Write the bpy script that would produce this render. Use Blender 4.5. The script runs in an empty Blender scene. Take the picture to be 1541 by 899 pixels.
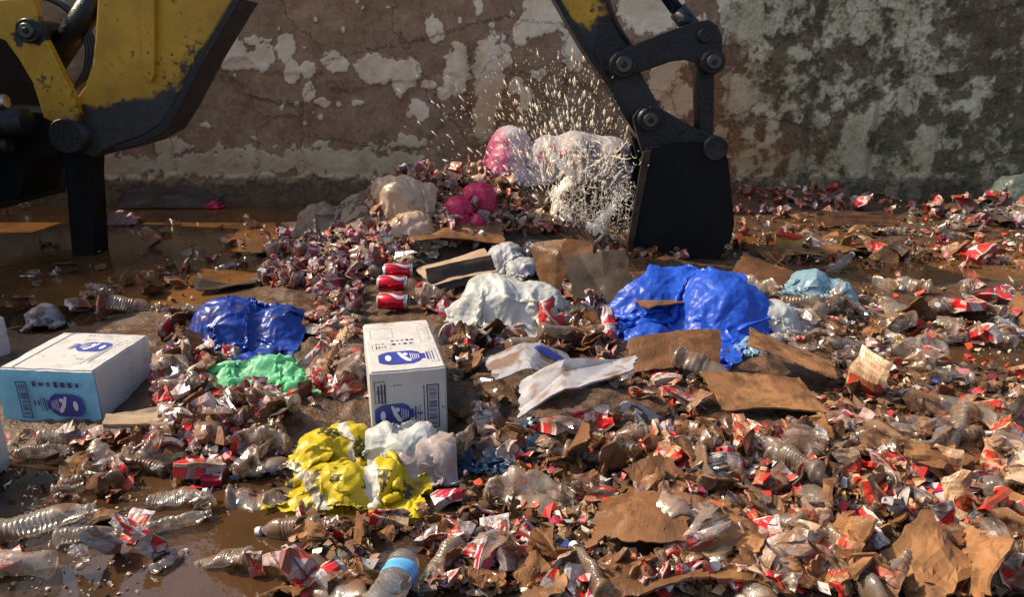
import bpy, bmesh, math, random
import numpy as np
from mathutils import Vector, Matrix, Euler

# ------------------------------------------------------------------ camera, sky, sun, exposure
SC = bpy.context.scene
COL = SC.collection
CAM_H, FPX = 1.2, 1100.0
PITCH = math.atan(344.5 / FPX)
cam_d = bpy.data.cameras.new('camera'); cam = bpy.data.objects.new('camera', cam_d); COL.objects.link(cam)
cam_d.sensor_width = 36.0; cam_d.lens = 36.0 * FPX / 1541.0
cam_d.clip_start = 0.05; cam_d.clip_end = 500
cam.location = (0, 0, CAM_H); cam.rotation_euler = (math.pi / 2 - PITCH, 0, 0)
SC.camera = cam

SUN_AZ, SUN_EL = math.radians(-12), math.radians(43)      # light comes from the left and from a little behind the wall
W = bpy.data.worlds.new('World'); SC.world = W; W.use_nodes = True
wn = W.node_tree.nodes; wl = W.node_tree.links
bgn = wn['Background']; bgn.inputs[1].default_value = 0.15
sky = wn.new('ShaderNodeTexSky'); sky.sky_type = 'NISHITA'; sky.sun_disc = False
sky.sun_elevation = SUN_EL; sky.sun_rotation = math.radians(270) - SUN_AZ
sky.air_density = 1.0; sky.dust_density = 3.5; sky.ozone_density = 0.6
wl.new(sky.outputs[0], bgn.inputs[0])
sl = bpy.data.lights.new('sun', 'SUN'); sl.energy = 5.0; sl.angle = math.radians(0.5); sl.color = (1.0, 0.83, 0.60)
so = bpy.data.objects.new('sun', sl); COL.objects.link(so)
ldir = Vector((math.cos(SUN_EL) * math.cos(SUN_AZ), math.cos(SUN_EL) * math.sin(SUN_AZ), -math.sin(SUN_EL)))
so.rotation_euler = ldir.to_track_quat('-Z', 'Y').to_euler(); so.location = (-6, 0, 8)
SC.view_settings.view_transform = 'Standard'; SC.view_settings.look = 'None'
SC.view_settings.exposure = 0.45; SC.view_settings.gamma = 1.0; SC.view_settings.use_curve_mapping = False
SC.render.engine = 'CYCLES'
SC.cycles.use_denoising = True
SC.cycles.max_bounces = 8; SC.cycles.transparent_max_bounces = 12; SC.cycles.diffuse_bounces = 3
SC.cycles.glossy_bounces = 3; SC.cycles.transmission_bounces = 4
SC.cycles.caustics_reflective = False; SC.cycles.caustics_refractive = False

rnd = random.Random(7)
rng = np.random.default_rng(11)

# ------------------------------------------------------------------ geometry of the view (where a photo point stands in the place)
CT, ST = math.cos(PITCH), math.sin(PITCH)
def ray(px, py):
    u = (px - 770.5) / FPX; v = (449.5 - py) / FPX
    return np.array([u, v * ST + CT, v * CT - ST])
def on_plane_y(px, py, Y):
    d = ray(px, py); t = Y / d[1]
    return float(d[0] * t), float(CAM_H + d[2] * t)
def tri_crumple(a, b, seed, wl=0.16, n=7):
    """sharp straight creases with flat facets between them, as in film and paper; a, b in metres"""
    g = np.random.default_rng(seed + 77); d = 0; aw = a + 0.02 * vnoise(a * 6, b * 6, seed=seed + 1); bw = b + 0.02 * vnoise(a * 6 + 7, b * 6, seed=seed + 2)
    # cells of tilted facets: the lower envelope of random cones leaves straight ridges
    for L, h in ((wl, 0.16), (wl * .5, 0.15), (wl * .26, 0.13)):
        F1 = np.full(a.shape, 9.0); 
        for sx in (-1, 0, 1):
            for sy in (-1, 0, 1):
                ia, ib = np.floor(aw / L) + sx, np.floor(bw / L) + sy; z = 0 * ia
                ca = (ia + _hash(ia.astype(np.int64), ib.astype(np.int64), z.astype(np.int64), seed + 5)) * L; cb = (ib + _hash(ia.astype(np.int64), ib.astype(np.int64), z.astype(np.int64), seed + 6)) * L
                t = _hash(ia.astype(np.int64), ib.astype(np.int64), z.astype(np.int64), seed + 7) * math.pi; e = 0.35
                da, db = aw - ca, bw - cb; p, q = da * np.cos(t) + db * np.sin(t), (-da * np.sin(t) + db * np.cos(t)) * e
                F1 = np.minimum(F1, np.sqrt(p * p + q * q) + 0.25 * np.abs(p))
        d = d + h * (F1 - 0.35 * L)
    return d
def proj(x, y, z):
    z = z - CAM_H
    d = y * CT - z * ST
    return 770.5 + FPX * x / d, 449.5 - FPX * (y * ST + z * CT) / d

# ------------------------------------------------------------------ numpy noise
def _hash(ix, iy, iz, seed):
    n = (ix.astype(np.int64) * 374761393 + iy.astype(np.int64) * 668265263 + iz.astype(np.int64) * 2147483647 + seed * 974711)
    n = (n ^ (n >> 13)) * 1274126177
    n = n & 0x7fffffff
    n = (n ^ (n >> 16)) & 0xffff
    return n / 65535.0
def vnoise(x, y, z=None, seed=0):
    x = np.asarray(x, float); y = np.asarray(y, float); z = np.zeros_like(x) + (0.37 if z is None else z)
    ix, iy, iz = np.floor(x), np.floor(y), np.floor(z)
    fx, fy, fz = x - ix, y - iy, z - iz
    fx, fy, fz = [t * t * t * (t * (t * 6 - 15) + 10) for t in (fx, fy, fz)]
    ix, iy, iz = ix.astype(np.int64), iy.astype(np.int64), iz.astype(np.int64)
    r = 0
    for a in (0, 1):
        for b in (0, 1):
            for c in (0, 1):
                r = r + _hash(ix + a, iy + b, iz + c, seed) * (fx if a else 1 - fx) * (fy if b else 1 - fy) * (fz if c else 1 - fz)
    return r * 2 - 1
def fbm(x, y, z=None, seed=0, o=4, gain=0.5):
    s = 0; a = 1; k = 1
    for i in range(o):
        s = s + a * vnoise(np.asarray(x) * k, np.asarray(y) * k, None if z is None else np.asarray(z) * k, seed + i * 17)
        a *= gain; k *= 2.03
    return s
def sstep(a, b, x):
    t = np.clip((x - a) / (b - a), 0, 1); return t * t * (3 - 2 * t)

# ------------------------------------------------------------------ the lie of the ground
WALL_Y = 6.70
MOUNDS = [  # x, y, height, sx, sy
    (-0.30, 5.95, 0.40, 0.62, 0.42), (-0.85, 4.75, 0.31, 0.42, 0.42), (-0.30, 4.9, 0.25, 0.55, 0.4), (0.38, 5.45, 0.27, 0.42, 0.30), (0.1, 5.0, 0.08, 0.4, 0.4),
    (0.75, 3.45, 0.10, 0.4, 0.3), (0.15, 3.6, 0.06, 0.5, 0.4), (2.35, 6.35, 0.20, 0.55, 0.22), (4.1, 5.9, 0.16, 0.6, 0.25),
    (1.55, 3.25, 0.10, 0.35, 0.3), (1.3, 2.3, 0.06, 0.7, 0.5), (0.5, 2.2, 0.05, 0.6, 0.5), (-0.9, 2.7, 0.05, 0.5, 0.35)]
PONDS = [(-2.6, 5.0, 0.13, 0.9, 0.9), (-4.0, 5.0, 0.12, 1.0, 1.2), (-2.1, 4.2, 0.06, 0.5, 0.4), (-0.9, 1.58, 0.14, 0.5, 0.30), (-0.38, 1.85, 0.09, 0.26, 0.26), (-0.55, 1.6, 0.06, 0.3, 0.2),
         (2.2, 3.12, 0.17, 0.5, 0.24), (2.9, 4.6, 0.08, 0.8, 0.35), (1.9, 5.3, 0.05, 0.5, 0.25), (-1.35, 1.95, 0.06, 0.35, 0.25), (-0.1, 1.9, 0.06, 0.25, 0.15)]
def gh(x, y, fine=True):
    x = np.asarray(x, float); y = np.asarray(y, float)
    h = 0.035 + 0 * x
    for a, b, c, d, e in MOUNDS: h = h + c * np.exp(-0.5 * (((x - a) / d) ** 2 + ((y - b) / e) ** 2))
    for a, b, c, d, e in PONDS: h = h - c * np.exp(-0.5 * (((x - a) / d) ** 2 + ((y - b) / e) ** 2))
    h = h + 0.022 * fbm(x * 2.2, y * 2.2, seed=3, o=3)
    if fine:
        k = 0.35 + 0.65 * sstep(-0.01, 0.06, h)
        h = h + k * (0.015 * fbm(x * 9, y * 9, seed=5, o=3) + 0.016 * np.abs(fbm(x * 21, y * 21, seed=8, o=2)))
    return h
def at(px, py, lift=0.0):
    """the point of the ground seen at that photo point"""
    d = ray(px, py)
    lo = np.linspace(1.0, 9.0, 240)
    X, Y, Z = d[0] * lo, d[1] * lo, CAM_H + d[2] * lo
    D = Z - np.maximum(gh(X, Y, False), 0) - lift
    below = np.nonzero((D < 0) & (Y < WALL_Y))[0]
    if len(below):
        i = max(int(below[0]), 1); t = lo[i - 1] + (lo[i] - lo[i - 1]) * D[i - 1] / (D[i - 1] - D[i] + 1e-9)
    else: t = lo[int(np.nonzero(Y < WALL_Y - 0.08)[0][-1])]
    x, y = d[0] * t, min(d[1] * t, WALL_Y - 0.06)
    return Vector((x, y, float(max(gh(x, y, False), 0.0))))
def at_many(px, py):
    px, py = np.asarray(px, float), np.asarray(py, float); out = np.empty((len(px), 3))
    for k in range(0, len(px), 800):
        u = (px[k:k + 800, None] - 770.5) / FPX; v = (449.5 - py[k:k + 800, None]) / FPX; t = np.linspace(1.0, 9.0, 160)[None]
        Xx, Yy, Zz = u * t, (v * ST + CT) * t, CAM_H + (v * CT - ST) * t
        D = Zz - np.maximum(gh(Xx, Yy, False), 0)
        hit = (D < 0) | (Yy > WALL_Y - 0.08); i = np.maximum(hit.argmax(1), 1); r = np.arange(len(i))
        f = np.clip(D[r, i - 1] / (D[r, i - 1] - D[r, i] + 1e-9), 0, 1); L_ = lambda A: A[r, i - 1] + (A[r, i] - A[r, i - 1]) * f
        out[k:k + 800] = np.stack([L_(Xx), np.minimum(L_(Yy), WALL_Y - .06), 0 * r], -1)
    out[:, 2] = np.maximum(gh(out[:, 0], out[:, 1], False), 0)
    return out
def pxm(y):            # photo pixels per metre at that depth, on the ground
    return FPX / (y * CT + CAM_H * ST)

# ------------------------------------------------------------------ mesh and object helpers
def link(o): COL.objects.link(o); return o
def mesh(name, V, F, mat=None, parent=None, smooth=False, uv=None, loc=None, col=None, sharp=None):
    me = bpy.data.meshes.new(name)
    me.from_pydata([tuple(map(float, v)) for v in V], [], [tuple(map(int, f)) for f in F])
    if smooth: me.polygons.foreach_set('use_smooth', [True] * len(me.polygons))
    if sharp: me.set_sharp_from_angle(angle=math.radians(sharp))
    if uv is not None:
        l = me.uv_layers.new(name='UVMap'); idx = np.empty(len(me.loops), np.int32); me.loops.foreach_get('vertex_index', idx)
        l.data.foreach_set('uv', np.asarray(uv, np.float32)[idx].ravel())
    if col is not None:
        a = me.color_attributes.new('tone', 'FLOAT_COLOR', 'POINT')
        c = np.ones((len(V), 4), np.float32); c[:, :np.asarray(col).shape[1]] = col; a.data.foreach_set('color', c.ravel())
    if mat: me.materials.append(mat)
    o = bpy.data.objects.new(name, me); link(o)
    if parent: o.parent = parent
    if loc is not None: o.location = loc
    me.update()
    return o
def bm_obj(name, bm, mat=None, parent=None, smooth=False):
    me = bpy.data.meshes.new(name); bm.normal_update(); bm.to_mesh(me); bm.free()
    if smooth: me.polygons.foreach_set('use_smooth', [True] * len(me.polygons))
    if mat: me.materials.append(mat)
    o = bpy.data.objects.new(name, me); link(o)
    if parent: o.parent = parent
    return o
def tag(o, label, cat=None, group=None, kind=None):
    if label: o['label'] = label
    if cat: o['category'] = cat
    if group: o['group'] = group
    if kind: o['kind'] = kind
    return o
def empty(name, loc=(0, 0, 0), rz=0.0):
    o = bpy.data.objects.new(name, None); link(o); o.location = loc; o.rotation_euler = (0, 0, rz); o.empty_display_size = 0.05
    return o
def copy_tree(o):
    c = o.copy(); link(c)
    for ch in o.children:
        d = ch.copy(); link(d); d.parent = c; d.matrix_parent_inverse = ch.matrix_parent_inverse.copy()
    return c
def grid_faces(n, m, off=0, flip=False):
    i = np.arange(n - 1)[:, None]; j = np.arange(m - 1)[None, :]
    a = (i * m + j).ravel() + off; b = a + 1; c = a + m + 1; d = a + m
    return np.stack([a, b, c, d] if flip else [a, d, c, b], 1)
def subsurf(o, lv=1):
    md = o.modifiers.new('sub', 'SUBSURF'); md.levels = lv; md.render_levels = lv; return o
def solid(o, th):
    md = o.modifiers.new('sol', 'SOLIDIFY'); md.thickness = th; md.offset = 0; return o

# ------------------------------------------------------------------ material helpers: arithmetic on sockets builds math nodes
class X:
    def __init__(s, t, sock): s.t, s.s = t, sock
    def _op(s, op, *a, clamp=False):
        n = s.t.nodes.new('ShaderNodeMath'); n.operation = op; n.use_clamp = clamp
        for i, v in enumerate((s,) + a):
            if isinstance(v, X): s.t.links.new(v.s, n.inputs[i])
            else: n.inputs[i].default_value = v
        return X(s.t, n.outputs[0])
    def __add__(s, o): return s._op('ADD', o)
    __radd__ = __add__
    def __sub__(s, o): return s._op('SUBTRACT', o)
    def __rsub__(s, o): return (s * -1) + o
    def __mul__(s, o): return s._op('MULTIPLY', o)
    __rmul__ = __mul__
    def __gt__(s, o): return s._op('GREATER_THAN', o)
    def __lt__(s, o): return s._op('LESS_THAN', o)
    def abs(s): return s._op('ABSOLUTE')
    def frac(s): return s._op('FRACT')
    def max(s, o): return s._op('MAXIMUM', o)
    def min(s, o): return s._op('MINIMUM', o)
    def sat(s): return s._op('ADD', 0.0, clamp=True)
    def step(s, a, b):
        n = s.t.nodes.new('ShaderNodeMapRange'); n.interpolation_type = 'SMOOTHSTEP'
        s.t.links.new(s.s, n.inputs[0]); n.inputs[1].default_value = a; n.inputs[2].default_value = b
        return X(s.t, n.outputs[0])
class Mat:
    def __init__(s, name):
        s.m = bpy.data.materials.new(name); s.m.use_nodes = True; s.t = s.m.node_tree; s.t.nodes.clear()
        s.out = s.t.nodes.new('ShaderNodeOutputMaterial'); s.n = s.t.nodes; s.l = s.t.links
        s._tc = None; s._oi = None
    def put(s, sock, v):
        if isinstance(v, X): s.l.new(v.s, sock)
        elif v is not None:
            if isinstance(v, tuple) and len(v) == 3 and sock.type == 'RGBA': v = v + (1,)
            sock.default_value = v
    def tc(s, w):
        if s._tc is None: s._tc = s.n.new('ShaderNodeTexCoord')
        return X(s.t, s._tc.outputs[w])
    def rand(s):
        if s._oi is None: s._oi = s.n.new('ShaderNodeObjectInfo')
        return X(s.t, s._oi.outputs['Random'])
    def pos(s): return X(s.t, s.n.new('ShaderNodeNewGeometry').outputs['Position'])
    def xyz(s, v):
        n = s.n.new('ShaderNodeSeparateXYZ'); s.put(n.inputs[0], v); return [X(s.t, o) for o in n.outputs]
    def vec(s, a, b, c):
        n = s.n.new('ShaderNodeCombineXYZ')
        for i, v in enumerate((a, b, c)): s.put(n.inputs[i], v)
        return X(s.t, n.outputs[0])
    def attr(s, name='tone'):
        n = s.n.new('ShaderNodeAttribute'); n.attribute_name = name; return X(s.t, n.outputs['Color'])
    def noise(s, v=None, scale=5, detail=4, rough=0.6, dist=0.0, w=None):
        n = s.n.new('ShaderNodeTexNoise'); 
        if w is not None: n.noise_dimensions = '4D'; s.put(n.inputs['W'], w)
        if v is not None: s.put(n.inputs['Vector'], v)
        n.inputs['Scale'].default_value = scale; n.inputs['Detail'].default_value = detail
        n.inputs['Roughness'].default_value = rough; n.inputs['Distortion'].default_value = dist
        return X(s.t, n.outputs[0])
    def vor(s, v=None, scale=5, feature='F1', out=0):
        n = s.n.new('ShaderNodeTexVoronoi'); n.feature = feature
        if v is not None: s.put(n.inputs['Vector'], v)
        n.inputs['Scale'].default_value = scale; return X(s.t, n.outputs[out])
    def mix(s, f, a, b):
        n = s.n.new('ShaderNodeMix'); n.data_type = 'RGBA'
        s.put(n.inputs[0], f); s.put(n.inputs[6], a); s.put(n.inputs[7], b); return X(s.t, n.outputs[2])
    def ramp(s, f, stops):
        n = s.n.new('ShaderNodeValToRGB'); s.put(n.inputs[0], f); e = n.color_ramp.elements
        while len(e) < len(stops): e.new(0.5)
        for k, (p, c) in enumerate(stops): e[k].position = p; e[k].color = tuple(c) + (1,)
        return X(s.t, n.outputs[0])
    def bump(s, h, strength=0.3, dist=0.01, nrm=None):
        n = s.n.new('ShaderNodeBump'); n.inputs['Strength'].default_value = strength; n.inputs['Distance'].default_value = dist
        s.put(n.inputs['Height'], h)
        if nrm is not None: s.put(n.inputs['Normal'], nrm)
        return X(s.t, n.outputs[0])
    def bsdf(s, color, rough=0.5, metal=0.0, normal=None, spec=0.5, **kw):
        n = s.n.new('ShaderNodeBsdfPrincipled')
        s.put(n.inputs['Base Color'], color); s.put(n.inputs['Roughness'], rough); s.put(n.inputs['Metallic'], metal)
        s.put(n.inputs['Specular IOR Level'], spec)
        if normal is not None: s.put(n.inputs['Normal'], normal)
        for k, v in kw.items(): s.put(n.inputs[k.replace('_', ' ')], v)
        return X(s.t, n.outputs[0])
    def shader(s, kind, **kw):
        n = s.n.new(kind)
        for k, v in kw.items(): s.put(n.inputs[k], v)
        return X(s.t, n.outputs[0])
    def mixs(s, f, a, b):
        n = s.n.new('ShaderNodeMixShader'); s.put(n.inputs[0], f); s.l.new(a.s, n.inputs[1]); s.l.new(b.s, n.inputs[2]); return X(s.t, n.outputs[0])
    def done(s, sh): s.l.new(sh.s, s.out.inputs[0]); return s.m

MUD = (0.125, 0.058, 0.023)
def dirt_of(M, amount=0.5, scale=14, sharp=0.12):
    """mud smeared over a piece of litter: 0 clean .. 1 muddy, different on each piece"""
    o = M.tc('Object'); r = M.rand()
    n = M.noise(o, scale, 5, 0.65, 0.4, w=r * 37.0)
    lim = 0.72 - amount * 0.42 - (r * 7.3).frac() * 0.10
    return (n - lim)._op('DIVIDE', sharp).sat()

def m_packet(name, red, white, dark, amount):
    """printed packets: the layout of the print changes from piece to piece"""
    M = Mat(name); u, v, _ = M.xyz(M.tc('UV')); r = M.rand()
    k1 = (r * 13.7).frac(); k2 = (r * 5.1).frac(); k3 = (r * 41.3).frac(); k4 = (r * 71.9).frac()
    nz = M.noise(M.tc('UV'), 3, 3, 0.6) - 0.5
    vv = v + k1 * 0.40 - 0.20 + nz * 0.10
    slant = (u - 0.5) * (k2 - 0.5) * 1.6
    top = (vv + slant) > 0.70
    band = ((vv - slant * 0.7) - 0.18 - k3 * 0.2).abs() < (k4 * 0.10 + 0.02)
    du = (u - 0.3 - k2 * 0.4) * 3.0; dv = (vv - 0.36) * 4.0
    oval = ((du * du + dv * dv) < 0.55) * (k3 > 0.62)
    panel = ((u - 0.5).abs() < 0.26 + k2 * 0.15) * ((vv - 0.32).abs() < 0.09 + k4 * 0.1) * (k3 < 0.34)
    row = (v * 34)._op('FLOOR')
    txt = ((v * 34).frac() > 0.5) * ((u * 13 + row * 0.37).frac() > 0.35) * ((u - 0.5).abs() < 0.36) * ((row * 0.317 + k1).frac() > 0.4)
    c = M.mix(top, red, white)
    c = M.mix(band, c, white); c = M.mix(oval, c, white); c = M.mix(panel, c, white)
    c = M.mix(oval * ((du * 2.3 + dv * (k1 * 3 - 1.5)).abs() < 0.24), c, dark)
    c = M.mix(txt * top.max(panel) * 0.8, c, M.mix(k2 > 0.5, dark, red))
    c = M.mix(((vv + slant) > 0.68) * ((vv + slant) < 0.71 + k4 * 0.05), c, dark)
    c = M.mix((u < 0.06).max(u > 0.95), c, white)
    inside = (r * 23.9).frac() > 0.86
    c = M.mix(inside, c, M.mix(nz > 0.0, tuple(x * 0.75 for x in white), (0.34, 0.31, 0.29)))
    c = M.mix((r * 3.7).frac() * 0.35, c, tuple(x * 0.45 for x in red))
    d = dirt_of(M, amount)
    c = M.mix(d * 0.85, c, MUD)
    bmp = M.bump(M.noise(M.tc('Object'), 60, 3, 0.6), 0.45, 0.005)
    return M.done(M.bsdf(c, 0.28 + d * 0.25, 0, bmp, 0.5))
def m_plain(name, color, rough=0.5, dirt=0.0, bump=0.25, bscale=40, metal=0.0, var=0.12, **kw):
    M = Mat(name); o = M.tc('Object')
    n = M.noise(o, 6, 4, 0.6)
    lo = tuple(max(0, x * (1 - var * 2)) for x in color); hi = tuple(min(1, x * (1 + var)) for x in color)
    c = M.ramp(n, [(0.3, lo), (0.7, hi)])
    if dirt: c = M.mix(dirt_of(M, dirt) * 0.85, c, MUD)
    return M.done(M.bsdf(c, rough, metal, M.bump(M.noise(o, bscale, 4, 0.6), bump, 0.004), **kw))
def m_film(name, color, opacity=0.25, dirt=0.3, rough=0.12, trans=0.5):
    """thin plastic film: clear where flat to the eye, shiny at the edges, a little milky, muddy in places"""
    M = Mat(name); o = M.tc('Object'); r = M.rand()
    nb = M.bump(M.noise(o, 55, 3, 0.6, 0.6), 0.5, 0.004)
    lw = M.n.new('ShaderNodeLayerWeight'); lw.inputs[0].default_value = 0.35; M.l.new(nb.s, lw.inputs['Normal'])
    fr = X(M.t, lw.outputs['Fresnel'])
    tr = M.shader('ShaderNodeBsdfTransparent', Color=(0.93, 0.92, 0.90))
    gl = M.shader('ShaderNodeBsdfGlossy', Color=(1, 1, 1), Roughness=rough, Normal=nb)
    df = M.shader('ShaderNodeBsdfDiffuse', Color=color, Normal=nb)
    tl = M.shader('ShaderNodeBsdfTranslucent', Color=color, Normal=nb)
    milk = M.mixs(trans, df, tl)
    op = (M.noise(o, 9, 4, 0.6) - 0.5) * 0.35 + opacity
    a = M.mixs(op.sat(), tr, milk)
    a = M.mixs((fr * 0.55 + 0.03).sat(), a, gl)
    if dirt:
        md = M.bsdf(MUD, 0.4)
        a = M.mixs(dirt_of(M, dirt) * 0.9, a, md)
    return M.done(a)

MT = {}
MT['packet_red'] = m_packet('packet_red', (0.56, 0.018, 0.022), (0.48, 0.44, 0.40), (0.08, 0.05, 0.16), 0.46)
MT['packet_orange'] = m_packet('packet_orange', (0.60, 0.030, 0.018), (0.52, 0.40, 0.25), (0.25, 0.02, 0.02), 0.58)
MT['packet_dark'] = m_packet('packet_dark', (0.34, 0.012, 0.035), (0.48, 0.47, 0.50), (0.05, 0.02, 0.06), 0.42)  # duller purplish copy; the heap's shade is put into its print colours
def m_card(name, color, dirt):
    """sodden corrugated board: flutes, water stains, mud"""
    M = Mat(name); o = M.tc('Object'); u, v, _ = M.xyz(M.tc('UV')); r = M.rand()
    n = M.noise(o, 5, 5, 0.65, w=r * 9.0); n2 = M.noise(o, 28, 5, 0.65); n3 = M.noise(M.vec(u * 60, v * 2.0, r * 5.0), 1.0, 2, 0.5)
    c = M.ramp(n * 0.7 + n2 * 0.3, [(0.30, tuple(x * 0.45 for x in color)), (0.5, color), (0.72, tuple(x * 1.25 for x in color))])
    wet = (n + (r * 3.1).frac() * 0.1).step(0.50, 0.58)
    c = M.mix(wet * 0.55, c, tuple(x * 0.42 for x in color))
    c = M.mix((1 - ((n - 0.54).abs()).step(0.0, 0.02)) * 0.35, c, tuple(x * 0.3 for x in color))        # tide marks
    d = dirt_of(M, dirt, 10); c = M.mix(d * 0.85, c, tuple(x * 0.7 for x in MUD))
    return M.done(M.bsdf(c, 0.78 - wet * 0.38, 0, M.bump(n3 * 0.5 + n2 * 0.8 + d * 0.6, 0.4, 0.006), 0.3))
MT['cardboard'] = m_card('cardboard', (0.30, 0.145, 0.058), 0.44)
MT['cardboard_wet'] = m_card('cardboard_wet', (0.19, 0.085, 0.033), 0.46)
MT['cardboard_dark'] = m_card('cardboard_dark', (0.06, 0.042, 0.030), 0.3)
MT['board_white'] = m_plain('board_white', (0.27, 0.27, 0.30), 0.5, 0.46, 0.3, 30)
MT['board_tan'] = m_plain('board_tan', (0.38, 0.27, 0.17), 0.6, 0.2, 0.3, 40)
MT['bottle'] = m_film('bottle_plastic', (0.60, 0.50, 0.40), 0.30, 0.42, 0.14, 0.4)
MT['bottle_blue'] = m_film('bottle_plastic_blue', (0.30, 0.48, 0.62), 0.30, 0.15, 0.07, 0.4)
MT['film'] = m_film('clear_film', (0.70, 0.54, 0.44), 0.50, 0.32, 0.22)
MT['film_cream'] = m_film('cream_film', (0.86, 0.62, 0.42), 0.85, 0.14, 0.25)
MT['film_brown'] = m_film('muddy_film', (0.50, 0.29, 0.15), 0.6, 0.4, 0.15)


# ------------------------------------------------------------------ ground: one sheet, fine where it is near
def lin(*segs):
    out = []
    for a, b, st in segs: out.append(np.arange(a, b - 1e-9, st))
    return np.concatenate(out + [np.array([segs[-1][1]])])
def build_ground():
    ys = lin((-40, -4, 4.0), (-4, 1.2, 0.2), (1.2, 3.2, 0.013), (3.2, 5.0, 0.02), (5.0, 6.9, 0.03), (6.9, 30, 3.0))
    xs = lin((-60, -6, 4.0), (-6, -3, 0.1), (-3, -1.6, 0.03), (-1.6, 1.6, 0.014), (1.6, 3, 0.03), (3, 6, 0.1), (6, 60, 4.0))
    Y, Xg = np.meshgrid(ys, xs, indexing='ij')
    Z = gh(Xg, Y)
    V = np.stack([Xg, Y, Z], -1).reshape(-1, 3)
    M = Mat('wet_mud'); p = M.pos()
    n1 = M.noise(p, 2.3, 5, 0.6); n2 = M.noise(p, 19, 5, 0.65); n3 = M.noise(p, 90, 3, 0.6)
    c = M.ramp(n2, [(0.30, (0.022, 0.012, 0.006)), (0.52, (0.070, 0.032, 0.013)), (0.75, (0.15, 0.074, 0.030))])
    c = M.mix(n1.step(0.45, 0.7) * 0.6, c, (0.05, 0.040, 0.026))
    rough = n1.step(0.35, 0.65) * 0.3 + 0.38
    b = M.bump(n2 * 0.7 + n3 * 0.4, 0.7, 0.02)
    mat = M.done(M.bsdf(c, rough, 0, b, 0.5))
    o = mesh('ground', V, grid_faces(len(ys), len(xs), flip=True), mat, smooth=True)
    tag(o, 'wet brown muddy ground littered with trampled waste', None, None, 'structure')
    # standing water: orange brown far back, darker in the near puddle
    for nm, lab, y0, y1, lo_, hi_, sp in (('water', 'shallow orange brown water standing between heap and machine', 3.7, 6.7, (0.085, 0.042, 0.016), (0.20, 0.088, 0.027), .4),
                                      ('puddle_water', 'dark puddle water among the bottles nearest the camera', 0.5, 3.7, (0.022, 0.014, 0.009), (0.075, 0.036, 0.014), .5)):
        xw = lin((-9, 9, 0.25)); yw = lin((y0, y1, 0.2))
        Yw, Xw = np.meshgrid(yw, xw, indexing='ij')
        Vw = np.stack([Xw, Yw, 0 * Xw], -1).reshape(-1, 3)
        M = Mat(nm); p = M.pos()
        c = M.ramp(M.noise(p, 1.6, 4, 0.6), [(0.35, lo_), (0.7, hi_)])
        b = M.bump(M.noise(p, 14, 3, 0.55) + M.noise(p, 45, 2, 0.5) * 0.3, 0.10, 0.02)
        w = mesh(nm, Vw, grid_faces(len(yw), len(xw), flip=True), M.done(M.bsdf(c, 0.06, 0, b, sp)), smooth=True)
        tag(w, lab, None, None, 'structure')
build_ground()

# ------------------------------------------------------------------ the wall with its flaking paint
PATCH = [  # old paint that still holds on: photo x, y, half width, half height, tilt
    (352, 80, 17, 22, 0), (385, 92, 24, 12, 0), (398, 86, 14, 20, .3), (431, 72, 12, 18, 0), (441, 108, 12, 15, 0), (465, 104, 9, 12, 0), (505, 93, 17, 13, .2),
    (570, 102, 30, 17, .1), (566, 112, 24, 12, 0), (610, 115, 17, 25, .2), (645, 126, 12, 7, 0), (632, 165, 9, 17, -.4), (618, 172, 6, 7, 0), (655, 45, 11, 18, -.3), (650, 22, 3, 9, 0), (722, 12, 7, 12, 0),
    (692, 72, 11, 9, .5), (688, 108, 17, 30, .1), (668, 140, 9, 10, 0), (735, 120, 20, 60, 0), (728, 180, 14, 30, 0), (752, 88, 16, 22, .3), (612, 212, 14, 9, 0), (635, 216, 9, 7, 0),
    (822, 18, 30, 26, 0), (804, 42, 16, 14, 0), (868, 70, 20, 28, 0), (900, 95, 12, 14, 0), (985, 20, 40, 26, 0), (950, 10, 22, 20, 0), (1000, 110, 20, 36, .3), (1020, 150, 24, 26, 0), (1040, 60, 26, 34, 0),
    (420, 40, 3, 4, 0), (383, 60, 12, 6, 0), (403, 60, 7, 4, 0), (460, 70, 5, 5, 0), (478, 28, 4, 5, 0), (466, 138, 8, 12, .3), (486, 152, 10, 7, 0), (507, 155, 8, 7, 0), (540, 154, 10, 5, 0), (447, 155, 6, 5, 0),
    (425, 160, 4, 6, 0), (484, 176, 5, 8, 0), (472, 168, 4, 4, 0), (458, 184, 6, 5, .6), (384, 208, 6, 5, .6), (310, 188, 9, 8, 0), (268, 188, 8, 8, 0), (300, 118, 7, 9, 0), (272, 135, 6, 12, .3), (306, 102, 4, 8, 0),
    (333, 50, 10, 12, 0), (265, 218, 12, 13, 0), (240, 215, 9, 12, 0), (480, 218, 6, 7, 0), (477, 218, 8, 6, 0), (515, 235, 8, 6, 0), (410, 232, 4, 6, 0), (350, 20, 12, 10, .5), (358, 6, 8, 6, 0), (585, 8, 5, 4, 0),
    (520, 45, 4, 5, 0), (547, 10, 4, 5, 0), (690, 28, 4, 7, 0), (740, 35, 8, 6, 0), (770, 18, 5, 6, 0), (785, 45, 9, 22, .2), (775, 130, 8, 14, .3), (810, 110, 10, 8, 0), (790, 150, 9, 20, 0), (740, 35, 6, 5, 0),
    (760, 55, 5, 7, 0), (672, 175, 6, 4, 0), (700, 172, 5, 4, 0), (1125, 25, 30, 40, 0), (1115, 150, 24, 26, 0)]
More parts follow.
